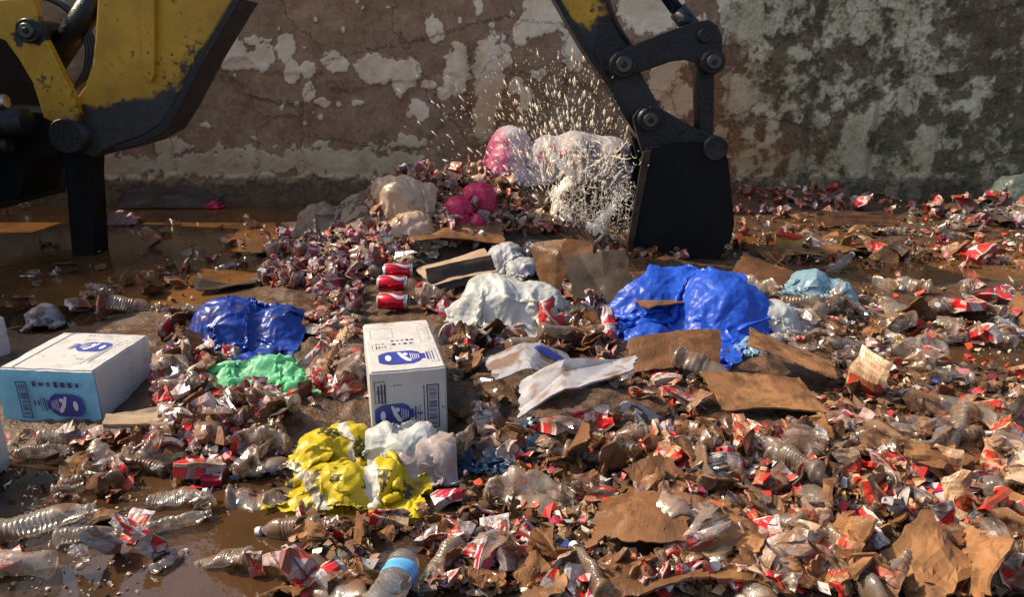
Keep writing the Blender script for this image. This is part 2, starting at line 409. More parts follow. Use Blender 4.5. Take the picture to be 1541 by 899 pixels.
def build_wall():
    xs = lin((-14, -6, 0.4), (-6, -4.9, 0.05), (-4.9, 4.9, 0.0105), (4.9, 6, 0.05), (6, 14, 0.4)); zs = lin((-0.2, 1.82, 0.0105), (1.82, 3.4, 0.06))
    Z, Xg = np.meshgrid(zs, xs, indexing='ij')
    PXx, PYy = proj(Xg, 0 * Xg + WALL_Y, Z)
    jx = 4 * fbm(Xg * 9, Z * 9, seed=21, o=5, gain=.62); jy = 4 * fbm(Xg * 9 + 9, Z * 9, seed=22, o=5, gain=.62)
    px, py = PXx + jx, PYy + jy
    f = np.full(Xg.shape, -1.0)
    for cx, cy, rx, ry, t in PATCH:
        s = (np.abs(PXx - cx) < 3.2 * max(rx, ry) + 12) & (np.abs(PYy - cy) < 3.2 * max(rx, ry) + 12)
        if not s.any(): continue
        sc = 1.22 if max(rx, ry) > 9 else .8
        dx, dy = (px[s] - cx) / sc, (py[s] - cy) / sc
        a, b = dx * math.cos(t) + dy * math.sin(t), -dx * math.sin(t) + dy * math.cos(t)
        f[s] = np.maximum(f[s], 1 - np.sqrt((a / rx) ** 2 + (b / ry) ** 2))
    n = fbm(Xg * 3.2, Z * 3.2, seed=31, o=5, gain=0.58); n2 = fbm(Xg * 9, Z * 9, seed=37, o=4, gain=0.6)
    # paint left along the foot of the wall
    strip = 1.25 - np.abs(PYy - 249 - 5 * np.sin(PXx / 90)) / (17 + 12 * n2)
    strip = np.where((PXx < 640) & (PXx > -200), strip, -1); f = np.maximum(f, strip * 0.9)
    # to the right: old pale paint above, darker bare render below
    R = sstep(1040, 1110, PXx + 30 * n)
    hi = 1.0 - (PYy - 20) / 165 + 0.95 * n + 0.5 * n2 - 0.75 * sstep(1395, 1440, PXx + 20 * n2) * sstep(260, -40, PYy - 40 * n)
    for cx, cy, rx, ry in ((1255, 35, 40, 60), (1335, 30, 18, 28), (1145, 30, 28, 60), (1460, 45, 55, 70), (1190, 20, 14, 40), (1310, 70, 30, 30), (1160, 205, 70, 36)):
        hi = hi - 1.6 * np.exp(-((PXx - cx) / rx) ** 2 - ((PYy - cy) / ry) ** 2)
    mid = 0.05 + 0.75 * n + 0.75 * n2 + 0.30 * np.exp(-((PYy - 140) / 60) ** 2) - 0.4 * sstep(1330, 1480, PXx)
    low = 0.4 - np.abs(PYy - 250) / 26 + 0.5 * n2 - 0.6 * sstep(1230, 1500, PXx)
    far = np.maximum(np.maximum(hi, mid), low)
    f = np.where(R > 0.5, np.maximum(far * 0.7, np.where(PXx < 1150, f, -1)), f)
    f = f + 0.16 * n2 + .16 * fbm(Xg * 26, Z * 26, seed=39, o=3, gain=.7)
    plinth = sstep(262, 274, PYy + 8 * n2)                       # the render below the paint line stands a little proud
    rock = 0.012 * fbm(Xg * 3, Z * 3, seed=41, o=4) + 0.0022 * fbm(Xg * 23, Z * 23, seed=43, o=3)
    # a ledge where a thick coat has fallen away
    coat = sstep(-8, 8, 118 + 10 * np.sin(PXx / 70) + 22 * n - PYy) * (1 - R)
    P = sstep(0.0, 0.09, f)
    hgt = rock + 0.006 * P + 0.014 * coat + 0.03 * plinth
    V = np.stack([Xg, WALL_Y - hgt, Z], -1).reshape(-1, 3)
    warm = np.exp(-((PXx - 745) / 50) ** 2) * sstep(80, 150, PYy) + np.exp(-((PXx - 1030) / 110) ** 2) * sstep(30, 110, PYy) + 0.8 * np.exp(-((PXx - 1140) / 90) ** 2 - ((PYy - 240) / 40) ** 2) + .5 * np.exp(-((PXx - 330) / 60) ** 2 - ((PYy - 245) / 20) ** 2)
    colr = np.stack([f * 0.5 + 0.5, R, np.clip(warm, 0, 1)], -1).reshape(-1, 3)
    colr = np.concatenate([colr, plinth.reshape(-1, 1)], 1)
    M = Mat('flaking_plaster'); p = M.pos(); a = M.attr(); 
    r, g, b = [X(M.t, o) for o in (lambda n: (M.put(n.inputs[0], a), n.outputs)[1])(M.n.new('ShaderNodeSeparateColor'))]
    n1 = M.noise(p, 5, 6, 0.62); n2_ = M.noise(p, 38, 5, 0.65); n3 = M.noise(p, 160, 3, 0.6)
    edge = (r - 0.5) + (n2_ - 0.5) * 0.26
    paint = M.mix(g, edge.step(0.0, 0.05), edge.step(-0.10, 0.22)); paint = M.xyz(paint)[0]
    bareL = M.ramp(n1 * 0.6 + n2_ * 0.4, [(0.32, (0.175, 0.115, 0.068)), (0.5, (0.345, 0.235, 0.150)), (0.68, (0.49, 0.36, 0.24))])
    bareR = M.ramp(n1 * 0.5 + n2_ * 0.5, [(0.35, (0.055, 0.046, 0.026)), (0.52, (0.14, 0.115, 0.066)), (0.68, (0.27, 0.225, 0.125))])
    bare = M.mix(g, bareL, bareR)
    bare = M.mix(b * 0.75, bare, M.ramp(n2_, [(0.35, (0.15, 0.055, 0.022)), (0.65, (0.40, 0.17, 0.062))]))
    creamL = M.ramp(n1, [(0.35, (0.74, 0.60, 0.40)), (0.6, (0.90, 0.80, 0.62))])
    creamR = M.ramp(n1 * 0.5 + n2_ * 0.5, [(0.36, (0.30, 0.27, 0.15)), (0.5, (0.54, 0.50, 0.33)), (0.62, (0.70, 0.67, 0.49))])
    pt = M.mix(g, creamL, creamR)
    pt = M.mix(b * 0.8, pt, (0.62, 0.36, 0.17))
    xx, yy, z = M.xyz(p)
    runs = M.noise(M.vec(xx * 7.0, 0.0, z * 0.55), 1.0, 4, 0.6).step(0.52, 0.72)
    crack = 1 - M.vor(M.vec(xx + (n1 - 0.5) * 0.5, 0.0, z + (n2_ - 0.5) * 0.12), 1.1, 'DISTANCE_TO_EDGE').step(0.0, 0.010)
    pt = M.mix((1 - z.step(0.25, 0.95)) * 0.55, pt, (0.36, 0.27, 0.14))          # splashed with dirt towards the foot
    c = M.mix(paint, bare, pt)
    c = M.mix(runs * (g * 0.35 + 0.18), c, (0.05, 0.045, 0.03))
    c = M.mix(crack * 0.6, c, (0.03, 0.022, 0.015))
    pl = X(M.t, M.n.new('ShaderNodeAttribute').outputs['Alpha']); pl.s.node.attribute_name = 'tone'
    c = M.mix(pl * (0.35 + n1 * 0.7), c, M.ramp(n2_, [(0.35, (0.045, 0.032, 0.020)), (0.65, (0.14, 0.105, 0.065))]))
    h = n2_ * 0.7 + n3 * 0.35 + paint * 0.8 - crack * 0.8
    bmp = M.bump(h, 0.5, 0.02)
    mat = M.done(M.bsdf(c, 0.85 - paint * 0.2, 0, bmp, 0.25))
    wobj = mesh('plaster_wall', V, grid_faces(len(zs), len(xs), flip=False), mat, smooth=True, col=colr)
    tag(wobj, 'long brown plaster wall with flaking cream and greenish paint behind the heap', 'wall', None, 'thing')
    bm = bmesh.new(); r_ = bmesh.ops.create_cube(bm, size=1.0)
    for v in bm.verts: v.co = Vector((v.co.x * 28, WALL_Y + 0.16 + v.co.y * 0.26, 1.6 + v.co.z * 3.6))
    bm_obj('core', bm, MT['board_tan'], wobj)
build_wall()

# ------------------------------------------------------------------ the backhoe: boom from the left, dipper and bucket coming down in the heap
YM = 4.75
def m_yellow():
    M = Mat('worn_yellow_paint'); o = M.pos(); x, y, z = M.xyz(o)
    n = M.noise(o, 5, 6, 0.65); n2 = M.noise(o, 30, 5, 0.65); n3 = M.noise(o, 120, 2, 0.6)
    c = M.ramp(n, [(0.3, (0.36, 0.185, 0.010)), (0.6, (0.56, 0.32, 0.014))])
    g = M.attr(); gx = M.xyz(g)[0]
    k = (gx + (n - 0.5) * 0.9 + (n2 - 0.5) * 0.5).step(0.42, 0.60)
    spots = (n2 * 0.6 + n * 0.4 + gx * 0.15).step(0.60, 0.64)
    c = M.mix(spots * 0.85, c, (0.05, 0.034, 0.018))
    c = M.mix(k, c, M.ramp(n2, [(0.3, (0.008, 0.008, 0.010)), (0.7, (0.035, 0.033, 0.030))]))
    return M.done(M.bsdf(c, 0.42 + n * 0.2, 0, M.bump(n2 + n3 * 0.3, 0.25, 0.006), 0.5))
def m_black():
    M = Mat('greasy_black_steel'); o = M.pos()
    n = M.noise(o, 9, 5, 0.65); n2 = M.noise(o, 55, 4, 0.6)
    c = M.ramp(n * 0.5 + n2 * 0.5, [(0.34, (0.005, 0.006, 0.008)), (0.58, (0.013, 0.014, 0.017)), (0.76, (0.045, 0.036, 0.028))])
    dust = (M.noise(o, 3.2, 6, 0.7) * 0.6 + n2 * 0.4).step(0.50, 0.66)
    c = M.mix(dust * 0.55, c, (0.085, 0.055, 0.034))                                   # dried mud
    return M.done(M.bsdf(c, 0.34 + dust * 0.4, 0.3, M.bump(n2 + dust * 0.4, 0.45, 0.008), 0.5))
MT['yellow'] = m_yellow(); MT['black'] = m_black()
MT['steel'] = m_plain('worn_steel', (0.42, 0.41, 0.40), 0.25, 0.0, 0.1, 60, 0.9)
MT['pinsteel'] = m_plain('greasy_pin', (0.10, 0.095, 0.09), 0.35, 0.0, 0.3, 60, 0.8)
MT['shade_black'] = m_plain('shade_black_steel', (0.005, 0.005, 0.006), 0.6, 0.0, 0.4, 30, 0.0, 0.4, spec=0.22)  # near-black copy of the steel; shade put into leg, post and bucket colour
MT['lit_edge'] = m_plain('lit_edge_steel', (0.07, 0.042, 0.026), 0.5, 0.0, 0.4, 60, 0.3, 0.4)  # lighter brown than the bucket: its wet sunlit edge put into the colour
MT['hose'] = m_plain('rubber_hose', (0.012, 0.012, 0.013), 0.45, 0, 0.1, 80)
MT['bluesteel'] = m_plain('blue_black_rod', (0.04, 0.06, 0.12), 0.2, 0, 0.1, 60, 0.7)
MT['tyre'] = m_plain('tyre_rubber', (0.02, 0.019, 0.018), 0.7, 0.2, 0.4, 60)
MT['glass'] = m_plain('cab_glass', (0.02, 0.03, 0.03), 0.05, 0, 0.0)
def plate(name, pts, y0, y1, mat, parent, bev=0.008, grease=None, px=True, seg=2):
    P = [on_plane_y(a, b, YM) if px else (a, b) for a, b in pts]
    bm = bmesh.new()
    vs = [bm.verts.new((x, y0, z)) for x, z in P]
    f = bm.faces.new(vs)
    r = bmesh.ops.extrude_face_region(bm, geom=[f])
    for v in r['geom']:
        if isinstance(v, bmesh.types.BMVert): v.co.y = y1
    bmesh.ops.recalc_face_normals(bm, faces=bm.faces)
    es = [e for e in bm.edges if abs(e.calc_face_angle(0)) > 0.6]
    bmesh.ops.bevel(bm, geom=es, offset=bev, segments=seg, affect='EDGES', profile=0.6)
    if grease is not None:                       # enough vertices to carry the grease pattern
        bmesh.ops.triangulate(bm, faces=bm.faces)
        for _ in range(4):
            bmesh.ops.subdivide_edges(bm, edges=[e for e in bm.edges if e.calc_length() > 0.07], cuts=1)
            bmesh.ops.triangulate(bm, faces=bm.faces)
    o = bm_obj(name, bm, mat, parent)
    if grease is not None:
        co = np.empty(len(o.data.vertices) * 3); o.data.vertices.foreach_get('co', co); co = co.reshape(-1, 3)
        ppx, ppy = proj(co[:, 0], 0 * co[:, 0] + YM, co[:, 2])
        g = np.clip(grease(ppx, ppy), 0, 1)
        a = o.data.color_attributes.new('tone', 'FLOAT_COLOR', 'POINT')
        a.data.foreach_set('color', np.stack([g, g, g, 1 + 0 * g], 1).astype(np.float32).ravel())
    return o
def rod(name, a, b, r, mat, parent, seg=20, r2=None, smooth=True):
    a, b = Vector(a), Vector(b); d = b - a
    bm = bmesh.new(); bmesh.ops.create_cone(bm, cap_ends=True, segments=seg, radius1=r, radius2=r if r2 is None else r2, depth=d.length)
    es = [e for e in bm.edges if e.calc_face_angle(0) > 1.0]
    bmesh.ops.bevel(bm, geom=es, offset=min(r * 0.12, 0.006), segments=2, affect='EDGES')
    q = d.to_track_quat('Z', 'Y'); bmesh.ops.transform(bm, matrix=Matrix.Translation((a + b) / 2) @ q.to_matrix().to_4x4(), verts=bm.verts)
    o = bm_obj(name, bm, mat, parent)
    for p in o.data.polygons: p.use_smooth = len(p.vertices) <= 4
    return o
def pin(px, py, rp, y0, y1, parent, rings=True):
    x, z = on_plane_y(px, py, YM); r = rp / pxm2
    o = rod('pin_boss', (x, y0, z), (x, y1, z), r, MT['black'], parent, 28)
    if rings:
        rod('pin', (x, y0 - 0.016, z), (x, y0 + 0.02, z), r * 0.62, MT['pinsteel'], o, 24)
        rod('bolt', (x, y0 - 0.028, z), (x, y0 - 0.005, z), r * 0.26, MT['black'], o, 6, smooth=False)
    return o
pxm2 = FPX / (YM * CT + 0.3 * ST)
def tube(name, pts, r, mat, parent):
    cu = bpy.data.curves.new(name, 'CURVE'); cu.dimensions = '3D'; cu.bevel_depth = r; cu.bevel_resolution = 3; cu.resolution_u = 8
    sp = cu.splines.new('BEZIER'); sp.bezier_points.add(len(pts) - 1)
    for bp, p in zip(sp.bezier_points, pts): bp.co = p; bp.handle_left_type = bp.handle_right_type = 'AUTO'
    tmp = bpy.data.objects.new('tmp', cu); link(tmp); dg = bpy.context.evaluated_depsgraph_get(); dg.update()
    me = bpy.data.meshes.new_from_object(tmp.evaluated_get(dg)); bpy.data.objects.remove(tmp); me.materials.clear(); me.materials.append(mat); me.name = name
    me.polygons.foreach_set('use_smooth', [True] * len(me.polygons))
    o = bpy.data.objects.new(name, me); link(o); o.parent = parent
    return o
def build_machine():
    mc = empty('backhoe_excavator', (0, 0, 0)); tag(mc, 'yellow backhoe with black greasy arm and its bucket dug into the waste heap', 'excavator')
    # boom
    gb = lambda x, y: 0.98 - ((338 - x) * 0.62 + (165 - y) * 0.60) / 78.0 * 0.5 + np.where(y > 135, (y - 135) / 60, 0)
    boom = plate('boom', [(146, 5), (143, 55), (139, 95), (128, 128), (112, 150), (96, 178), (92, 206), (112, 226), (140, 237), (170, 220), (215, 205), (243, 187), (262, 155), (300, 82), (350, 0), (356, -120), (366, -230), (405, -312), (520, -382), (590, -400), (620, -460), (590, -520), (420, -490), (255, -390), (175, -240), (150, -100)], YM, YM + 0.26, MT['yellow'], mc, 0.012, gb)
    a = on_plane_y(230, -420, YM); b = on_plane_y(480, -540, YM); c = on_plane_y(600, -470, YM)
    rod('dipper_ram', (a[0], YM + 0.16, a[1]), (b[0], YM + 0.16, b[1]), 0.085, MT['black'], mc, 22); rod('ram_rod', (b[0], YM + 0.16, b[1]), (c[0], YM + 0.16, c[1]), 0.04, MT['steel'], mc, 18)  # dipper ram above the view, added to deepen the arm's shadow
    plate('side_rib', [(214, -120), (236, -120), (236, 112), (229, 124), (218, 112)], YM - 0.03, YM + 0.02, MT['yellow'], boom, 0.006, gb)
    plate('lower_flange', [(240, 190), (262, 158), (300, 85), (352, -2), (366, -2), (313, 86), (274, 162), (251, 198), (218, 216), (176, 228), (172, 220), (214, 206)], YM - 0.022, YM + 0.28, MT['black'], boom, 0.006)
    # the tipping lug at the foot of the boom
    gl = lambda x, y: (y - 70) / 190.0 + np.where(np.hypot(x - 56, y - 47) < 26, 0.7, 0)
    lug = plate('boom_foot', [(-6, 2), (60, -2), (67, 24), (78, 58), (98, 98), (121, 146), (128, 172), (118, 196), (76, 176), (60, 124), (40, 90), (20, 62), (6, 56)], YM - 0.07, YM - 0.012, MT['yellow'], mc, 0.006, gl)
    pin(56, 47, 17, YM - 0.10, YM + 0.2, lug)
    a = on_plane_y(62, 96, YM); b = on_plane_y(150, -40, YM); c = on_plane_y(200, -210, YM)
    rod('boom_ram', (a[0], YM + 0.12, a[1]), (b[0], YM + 0.12, b[1]), 0.075, MT['black'], mc, 24)
    rod('ram_rod', (b[0], YM + 0.12, b[1]), (c[0], YM + 0.12, c[1]), 0.036, MT['steel'], mc, 18)
    for k in range(3):
        p0 = on_plane_y(24 + k * 9, -20, YM); p1 = on_plane_y(92 + k * 8, 20 + k * 4, YM); p2 = on_plane_y(118 + k * 5, 90, YM); p3 = on_plane_y(70 - k * 10, 165, YM)
        tube('hydraulic_hose', [(p0[0], YM + 0.08 + k * 0.05, p0[1]), (p1[0], YM + 0.12, p1[1]), (p2[0], YM + 0.1, p2[1]), (p3[0], YM + 0.1, p3[1])], 0.016, MT['hose'], mc)
    pin(112, 203, 26, YM - 0.10, YM + 0.34, mc, False)
    # king post, slew rams and the stabiliser leg
    plate('king_post', [(-60, 160), (70, 168), (92, 200), (88, 232), (52, 245), (40, 262), (30, 300), (-60, 310)], YM - 0.02, YM + 0.42, MT['shade_black'], mc, 0.014)
    for (p, q, r, mm) in (((-90, 151), (36, 151), 0.042, 'steel'), ((-90, 182), (66, 181), 0.085, 'black'), ((-90, 216), (40, 214), 0.05, 'black')):
        a = on_plane_y(*p, YM); b = on_plane_y(*q, YM)
        rod('slew_ram', (a[0], YM - 0.16, a[1]), (b[0], YM - 0.16, b[1]), r, MT[mm], mc, 20)
    plate('stabiliser_leg', [(76, 206), (130, 200), (128, 262), (137, 402), (103, 408), (91, 262)], YM + 0.05, YM + 0.24, MT['shade_black'], mc, 0.012)
    # dipper
    gd = lambda x, y: 0.18 + np.abs((x - 874) - (y - 20) * 0.42) / 46.0 * 0.42 + np.clip((y - 22) / 55.0, 0, 2)
    dip = plate('dipper', [(836, -8), (880, 66), (920, 128), (944, 172), (964, 206), (988, 206), (1002, 176), (976, 130), (956, 92), (938, 52), (914, -8), (850, -120), (720, -300), (640, -440), (560, -460), (538, -402), (690, -204)], YM + 0.0, YM + 0.20, MT['yellow'], mc, 0.008, gd)
    plate('wear_edge', [(830, -8), (838, -10), (883, 66), (924, 128), (948, 172), (968, 206), (962, 211), (938, 174), (914, 130), (873, 68)], YM - 0.015, YM + 0.215, MT['black'], dip, 0.004)
    plate('gusset', [(893, 78), (905, 26), (914, 22), (926, 40), (940, 76), (952, 104), (930, 116), (905, 104)], YM - 0.02, YM + 0.01, MT['black'], dip, 0.005)
    # tipping lever, link and ram
    lev = plate('tipping_lever', [(917, 96), (921, 84), (934, 74), (985, 54), (1040, 34), (1060, 31), (1074, 39), (1081, 58), (1081, 96), (1070, 108), (1054, 106), (1042, 94), (1026, 90), (1004, 93), (950, 112), (930, 116), (919, 108)], YM - 0.10, YM - 0.035, MT['black'], mc, 0.008)
    pin(934, 97, 19, YM - 0.14, YM + 0.28, lev); pin(1054, 54, 10, YM - 0.13, YM + 0.2, lev, False); pin(1065, 93, 17, YM - 0.15, YM + 0.22, lev)
    plate('tipping_link', [(1049, 98), (1074, 98), (1072, 212), (1051, 212)], YM - 0.035, YM + 0.14, MT['black'], mc, 0.012)
    a = on_plane_y(1050, 48, YM); b = on_plane_y(1021, 14, YM); c = on_plane_y(930, -110, YM)
    rod('bucket_ram', (b[0], YM + 0.04, b[1]), (c[0], YM + 0.04, c[1]), 0.040, MT['bluesteel'], mc, 22)
    rod('ram_eye', (a[0], YM + 0.04, a[1]), (b[0], YM + 0.04, b[1]), 0.056, MT['black'], mc, 22)
    tube('hydraulic_hose', [(on_plane_y(905, -30, YM)[0], YM - 0.02, on_plane_y(905, -30, YM)[1]), (on_plane_y(925, 30, YM)[0], YM - 0.03, on_plane_y(925, 30, YM)[1]), (on_plane_y(950, 70, YM)[0], YM + 0.0, on_plane_y(950, 70, YM)[1])], 0.013, MT['hose'], mc)
    # bucket: two side plates, a curved shell, lip with teeth, hinge ears
    bk = plate('bucket', [(967, 219), (1000, 214), (1080, 214), (1087, 240), (1093, 300), (1096, 330), (1092, 354), (1082, 374), (1066, 389), (1040, 399), (1005, 404), (952, 398), (938, 386), (952, 305)], YM - 0.14, YM - 0.115, MT['shade_black'], mc, 0.006)
    plate('bucket_side', [(967, 219), (1000, 214), (1080, 214), (1087, 240), (1093, 300), (1096, 330), (1092, 354), (1082, 374), (1066, 389), (1040, 399), (1005, 404), (952, 398), (938, 386), (952, 305)], YM + 0.44, YM + 0.465, MT['shade_black'], bk, 0.006)
    sh = [on_plane_y(a, b, YM) for a, b in [(1000, 216), (1040, 213), (1078, 217), (1086, 240), (1092, 300), (1095, 330), (1091, 354), (1081, 373), (1065, 388), (1040, 397), (1005, 402), (952, 397)]]
    bm = bmesh.new(); A = [bm.verts.new((x, YM - 0.118, z)) for x, z in sh]; B = [bm.verts.new((x, YM + 0.442, z)) for x, z in sh]
    for i in range(len(sh) - 1): bm.faces.new((A[i], A[i + 1], B[i + 1], B[i]))
    bmesh.ops.recalc_face_normals(bm, faces=bm.faces); s = bm_obj('bucket_shell', bm, MT['shade_black'], bk); solid(s, 0.02)
    for k in range(4):
        plate('bucket_tooth', [(956, 392), (954, 402), (926, 398), (918, 390)], YM - 0.12 + k * 0.17, YM - 0.05 + k * 0.17, MT['black'], bk, 0.004)
    plate('side_cutter', [(962, 224), (974, 222), (958, 306), (944, 384), (936, 382), (948, 304)], YM - 0.155, YM - 0.135, MT['lit_edge'], bk, 0.004)
    for yy in (YM - 0.10, YM + 0.22):
        plate('hinge_ear', [(948, 176), (958, 162), (974, 157), (992, 163), (1040, 190), (1078, 206), (1086, 222), (1080, 240), (966, 240)], yy, yy + 0.045, MT['black'], bk, 0.008)
    pin(972, 178, 17, YM - 0.16, YM + 0.32, bk); pin(1068, 220, 18, YM - 0.16, YM + 0.32, bk, False)
    # its tractor, out of view; cab and rear frame sized to shade the left
    def box(name, x0, x1, y0, y1, z0, z1, mat, par, bev=0.03):
        bm = bmesh.new(); bmesh.ops.create_cube(bm, size=1)
        for v in bm.verts: v.co = Vector((x0 + (v.co.x + .5) * (x1 - x0), y0 + (v.co.y + .5) * (y1 - y0), z0 + (v.co.z + .5) * (z1 - z0)))
        bmesh.ops.bevel(bm, geom=bm.edges[:], offset=bev, segments=2, affect='EDGES')
        return bm_obj(name, bm, mat, par)
    box('rear_frame', -4.0, -3.62, 3.3, 6.0, 0.25, 1.45, MT['black'], mc)
    ch = box('chassis', -8.4, -3.9, 3.9, 5.2, 0.5, 1.1, MT['yellow'], mc)
    cab = box('cab', -6.4, -4.75, 3.3, 5.8, 1.1, 2.4, MT['yellow'], mc, 0.06)
    box('cab_roof', -6.5, -4.65, 3.2, 5.9, 2.48, 2.62, MT['yellow'], cab, 0.05)
    box('window', -6.3, -4.73, 3.28, 5.82, 1.5, 2.49, MT['glass'], cab, 0.02)
    for yy in (3.5, 5.3):
        t = rod('wheel', (-6.3, yy, 0.72), (-6.3, yy + 0.38, 0.72), 0.72, MT['tyre'], mc, 40); rod('rim', (-6.3, yy - 0.01, 0.72), (-6.3, yy + 0.39, 0.72), 0.36, MT['yellow'], t, 30)
        t = rod('wheel', (-8.3, yy, 0.5), (-8.3, yy + 0.3, 0.5), 0.5, MT['tyre'], mc, 40); rod('rim', (-8.3, yy - 0.01, 0.5), (-8.3, yy + 0.31, 0.5), 0.27, MT['yellow'], t, 30)
build_machine()

# ------------------------------------------------------------------ cartons with blue print
def m_carton():
    M = Mat('white_carton'); o = M.tc('Object'); n = M.noise(o, 3, 5, 0.6); n2 = M.noise(o, 22, 4, 0.6); r = M.rand()
    c = M.ramp(n, [(0.3, (0.38, 0.37, 0.36)), (0.65, (0.53, 0.52, 0.51))])
    z = M.xyz(o)[2]
    c = M.mix((n * 0.8 + n2 * 0.35 - z * 2.0).step(0.50, 0.72) * 0.6, c, (0.26, 0.20, 0.14))      # damp and dirty towards the bottom
    c = M.mix((n2 * 0.6 + n * 0.4).step(0.56, 0.66) * 0.55, c, (0.30, 0.24, 0.18))
    wet = (n * 0.7 + n2 * 0.3).step(0.46, 0.52)
    return M.done(M.bsdf(c, 0.62 - wet * 0.38, 0, M.bump(n2 + wet * M.noise(o, 160, 2, 0.5) * 1.4, 0.30, 0.003), 0.5))
MT['carton'] = m_carton()
MT['ink'] = m_plain('blue_ink', (0.035, 0.050, 0.30), 0.4, 0.0, 0.1, 60, var=0.25)
MT['ink_dark'] = m_plain('dark_ink', (0.035, 0.035, 0.12), 0.5, 0.0, 0.1, 60, var=0.3)
MT['ink_grey'] = m_plain('grey_ink', (0.30, 0.30, 0.36), 0.5, 0.0, 0.1, 60, var=0.2)
MT['ink_white'] = m_plain('unprinted_white', (0.62, 0.62, 0.66), 0.5, 0.0, 0.1, 60)
MT['tape'] = m_film('brown_tape', (0.55, 0.48, 0.38), 0.5, 0.05, 0.12)
class Print:
    """flat print on one face of a carton: shapes in face coordinates a, b (metres)"""
    def __init__(s, f): s.f = f; s.V = []; s.F = []; s.lift = 0.0008
    def poly(s, pts, lv=0):
        k = len(s.V)
        for a, b in pts: s.V.append(s.f(a, b, s.lift * (1 + lv)))
        s.F.append(tuple(range(k, k + len(pts))))
    def rect(s, a0, b0, a1, b1, lv=0): s.poly([(a0, b0), (a1, b0), (a1, b1), (a0, b1)], lv)
    def frame(s, a0, b0, a1, b1, w, lv=0):
        s.rect(a0, b0, a1, b0 + w, lv); s.rect(a0, b1 - w, a1, b1, lv); s.rect(a0, b0 + w, a0 + w, b1 - w, lv); s.rect(a1 - w, b0 + w, a1, b1 - w, lv)
    def oval(s, a, b, ra, rb, lv=0, n=20): s.poly([(a + ra * math.cos(t), b + rb * math.sin(t)) for t in np.linspace(0, 2 * math.pi, n, endpoint=False)], lv)
    def build(s, name, mat, parent):
        o = mesh(name, s.V, s.F, mat, parent); o['kind'] = 'stuff' if len(s.F) > 1 else 'thing'; return o
def jar(f, parent, a, b, L, Wd, flip=1):
    """the jar drawn on its side: body, shoulder and neck to the a+ side"""
    P = Print(f)
    q = lambda u, v: (a + flip * u * L, b + v * Wd)
    P.poly([q(-.5, -.28), q(-.42, -.42), q(-.30, -.5), q(.10, -.5), q(.22, -.36), q(.26, -.2), q(.33, -.2), q(.33, .2), q(.26, .2), q(.22, .36), q(.10, .5), q(-.30, .5), q(-.42, .42), q(-.5, .28)][::flip])
    P.rect(*q(.352, -.30) if flip > 0 else q(.385, -.30), *q(.385, .30) if flip > 0 else q(.352, .30))
    P.rect(*q(.41, -.30) if flip > 0 else q(.425, -.30), *q(.425, .30) if flip > 0 else q(.41, .30))
    P.rect(*q(.46, -.34) if flip > 0 else q(.475, -.34), *q(.475, .34) if flip > 0 else q(.46, .34))
    em = P.build('jar_emblem', MT['ink'], parent)
    Q = Print(f)
    Q.oval(*q(-.33, .0), L * .055, Wd * .22, 1)
    Q.poly([q(-.16, .40), q(-.10, .40), q(-.02, .05), q(.06, -.22), q(.06, -.36), q(-.02, -.30), q(-.10, -.02)][::flip], 1)
    for k in range(5): Q.rect(*((a + flip * (.07 + .035 * k) * L - L * .006, b - Wd * (.28 - .03 * k))), *((a + flip * (.07 + .035 * k) * L + L * .006, b + Wd * (.28 - .03 * k))), 1)
    Q.oval(*q(-.02, .22), L * .05, Wd * .10, 1)
    Q.build('emblem_lettering', MT['ink_white'], em)
def barcode(f, parent, a0, b0, a1, b1):
    P = Print(f); P.frame(a0, b0, a1, b1, 0.004)
    r = random.Random(3); b = b0 + 0.008
    while b < b1 - 0.009:
        w = r.choice((0.0012, 0.002, 0.0035)); P.rect(a0 + 0.007, b, a1 - 0.007, b + w); b += w + r.choice((0.0015, 0.0025, 0.004))
    P.build('barcode_print', MT['ink_dark'], parent)
def small_print(f, parent, spots, seed, mat='ink_grey'):
    """rows of little marks, illegible as in the photograph"""
    P = Print(f); r = random.Random(seed)
    for (a0, b0, a1, b1, n) in spots:
        for k in range(n):
            t = (k + .5) / n; w = (a1 - a0) / n * r.uniform(.35, .7) / 2; h = r.uniform(.4, 1) * (b1 - b0) / 2
            ca = a0 + (a1 - a0) * t; cb = (b0 + b1) / 2
            P.rect(ca - w, cb - h, ca + w, cb + h)
    P.build('small_print', MT[mat], parent)
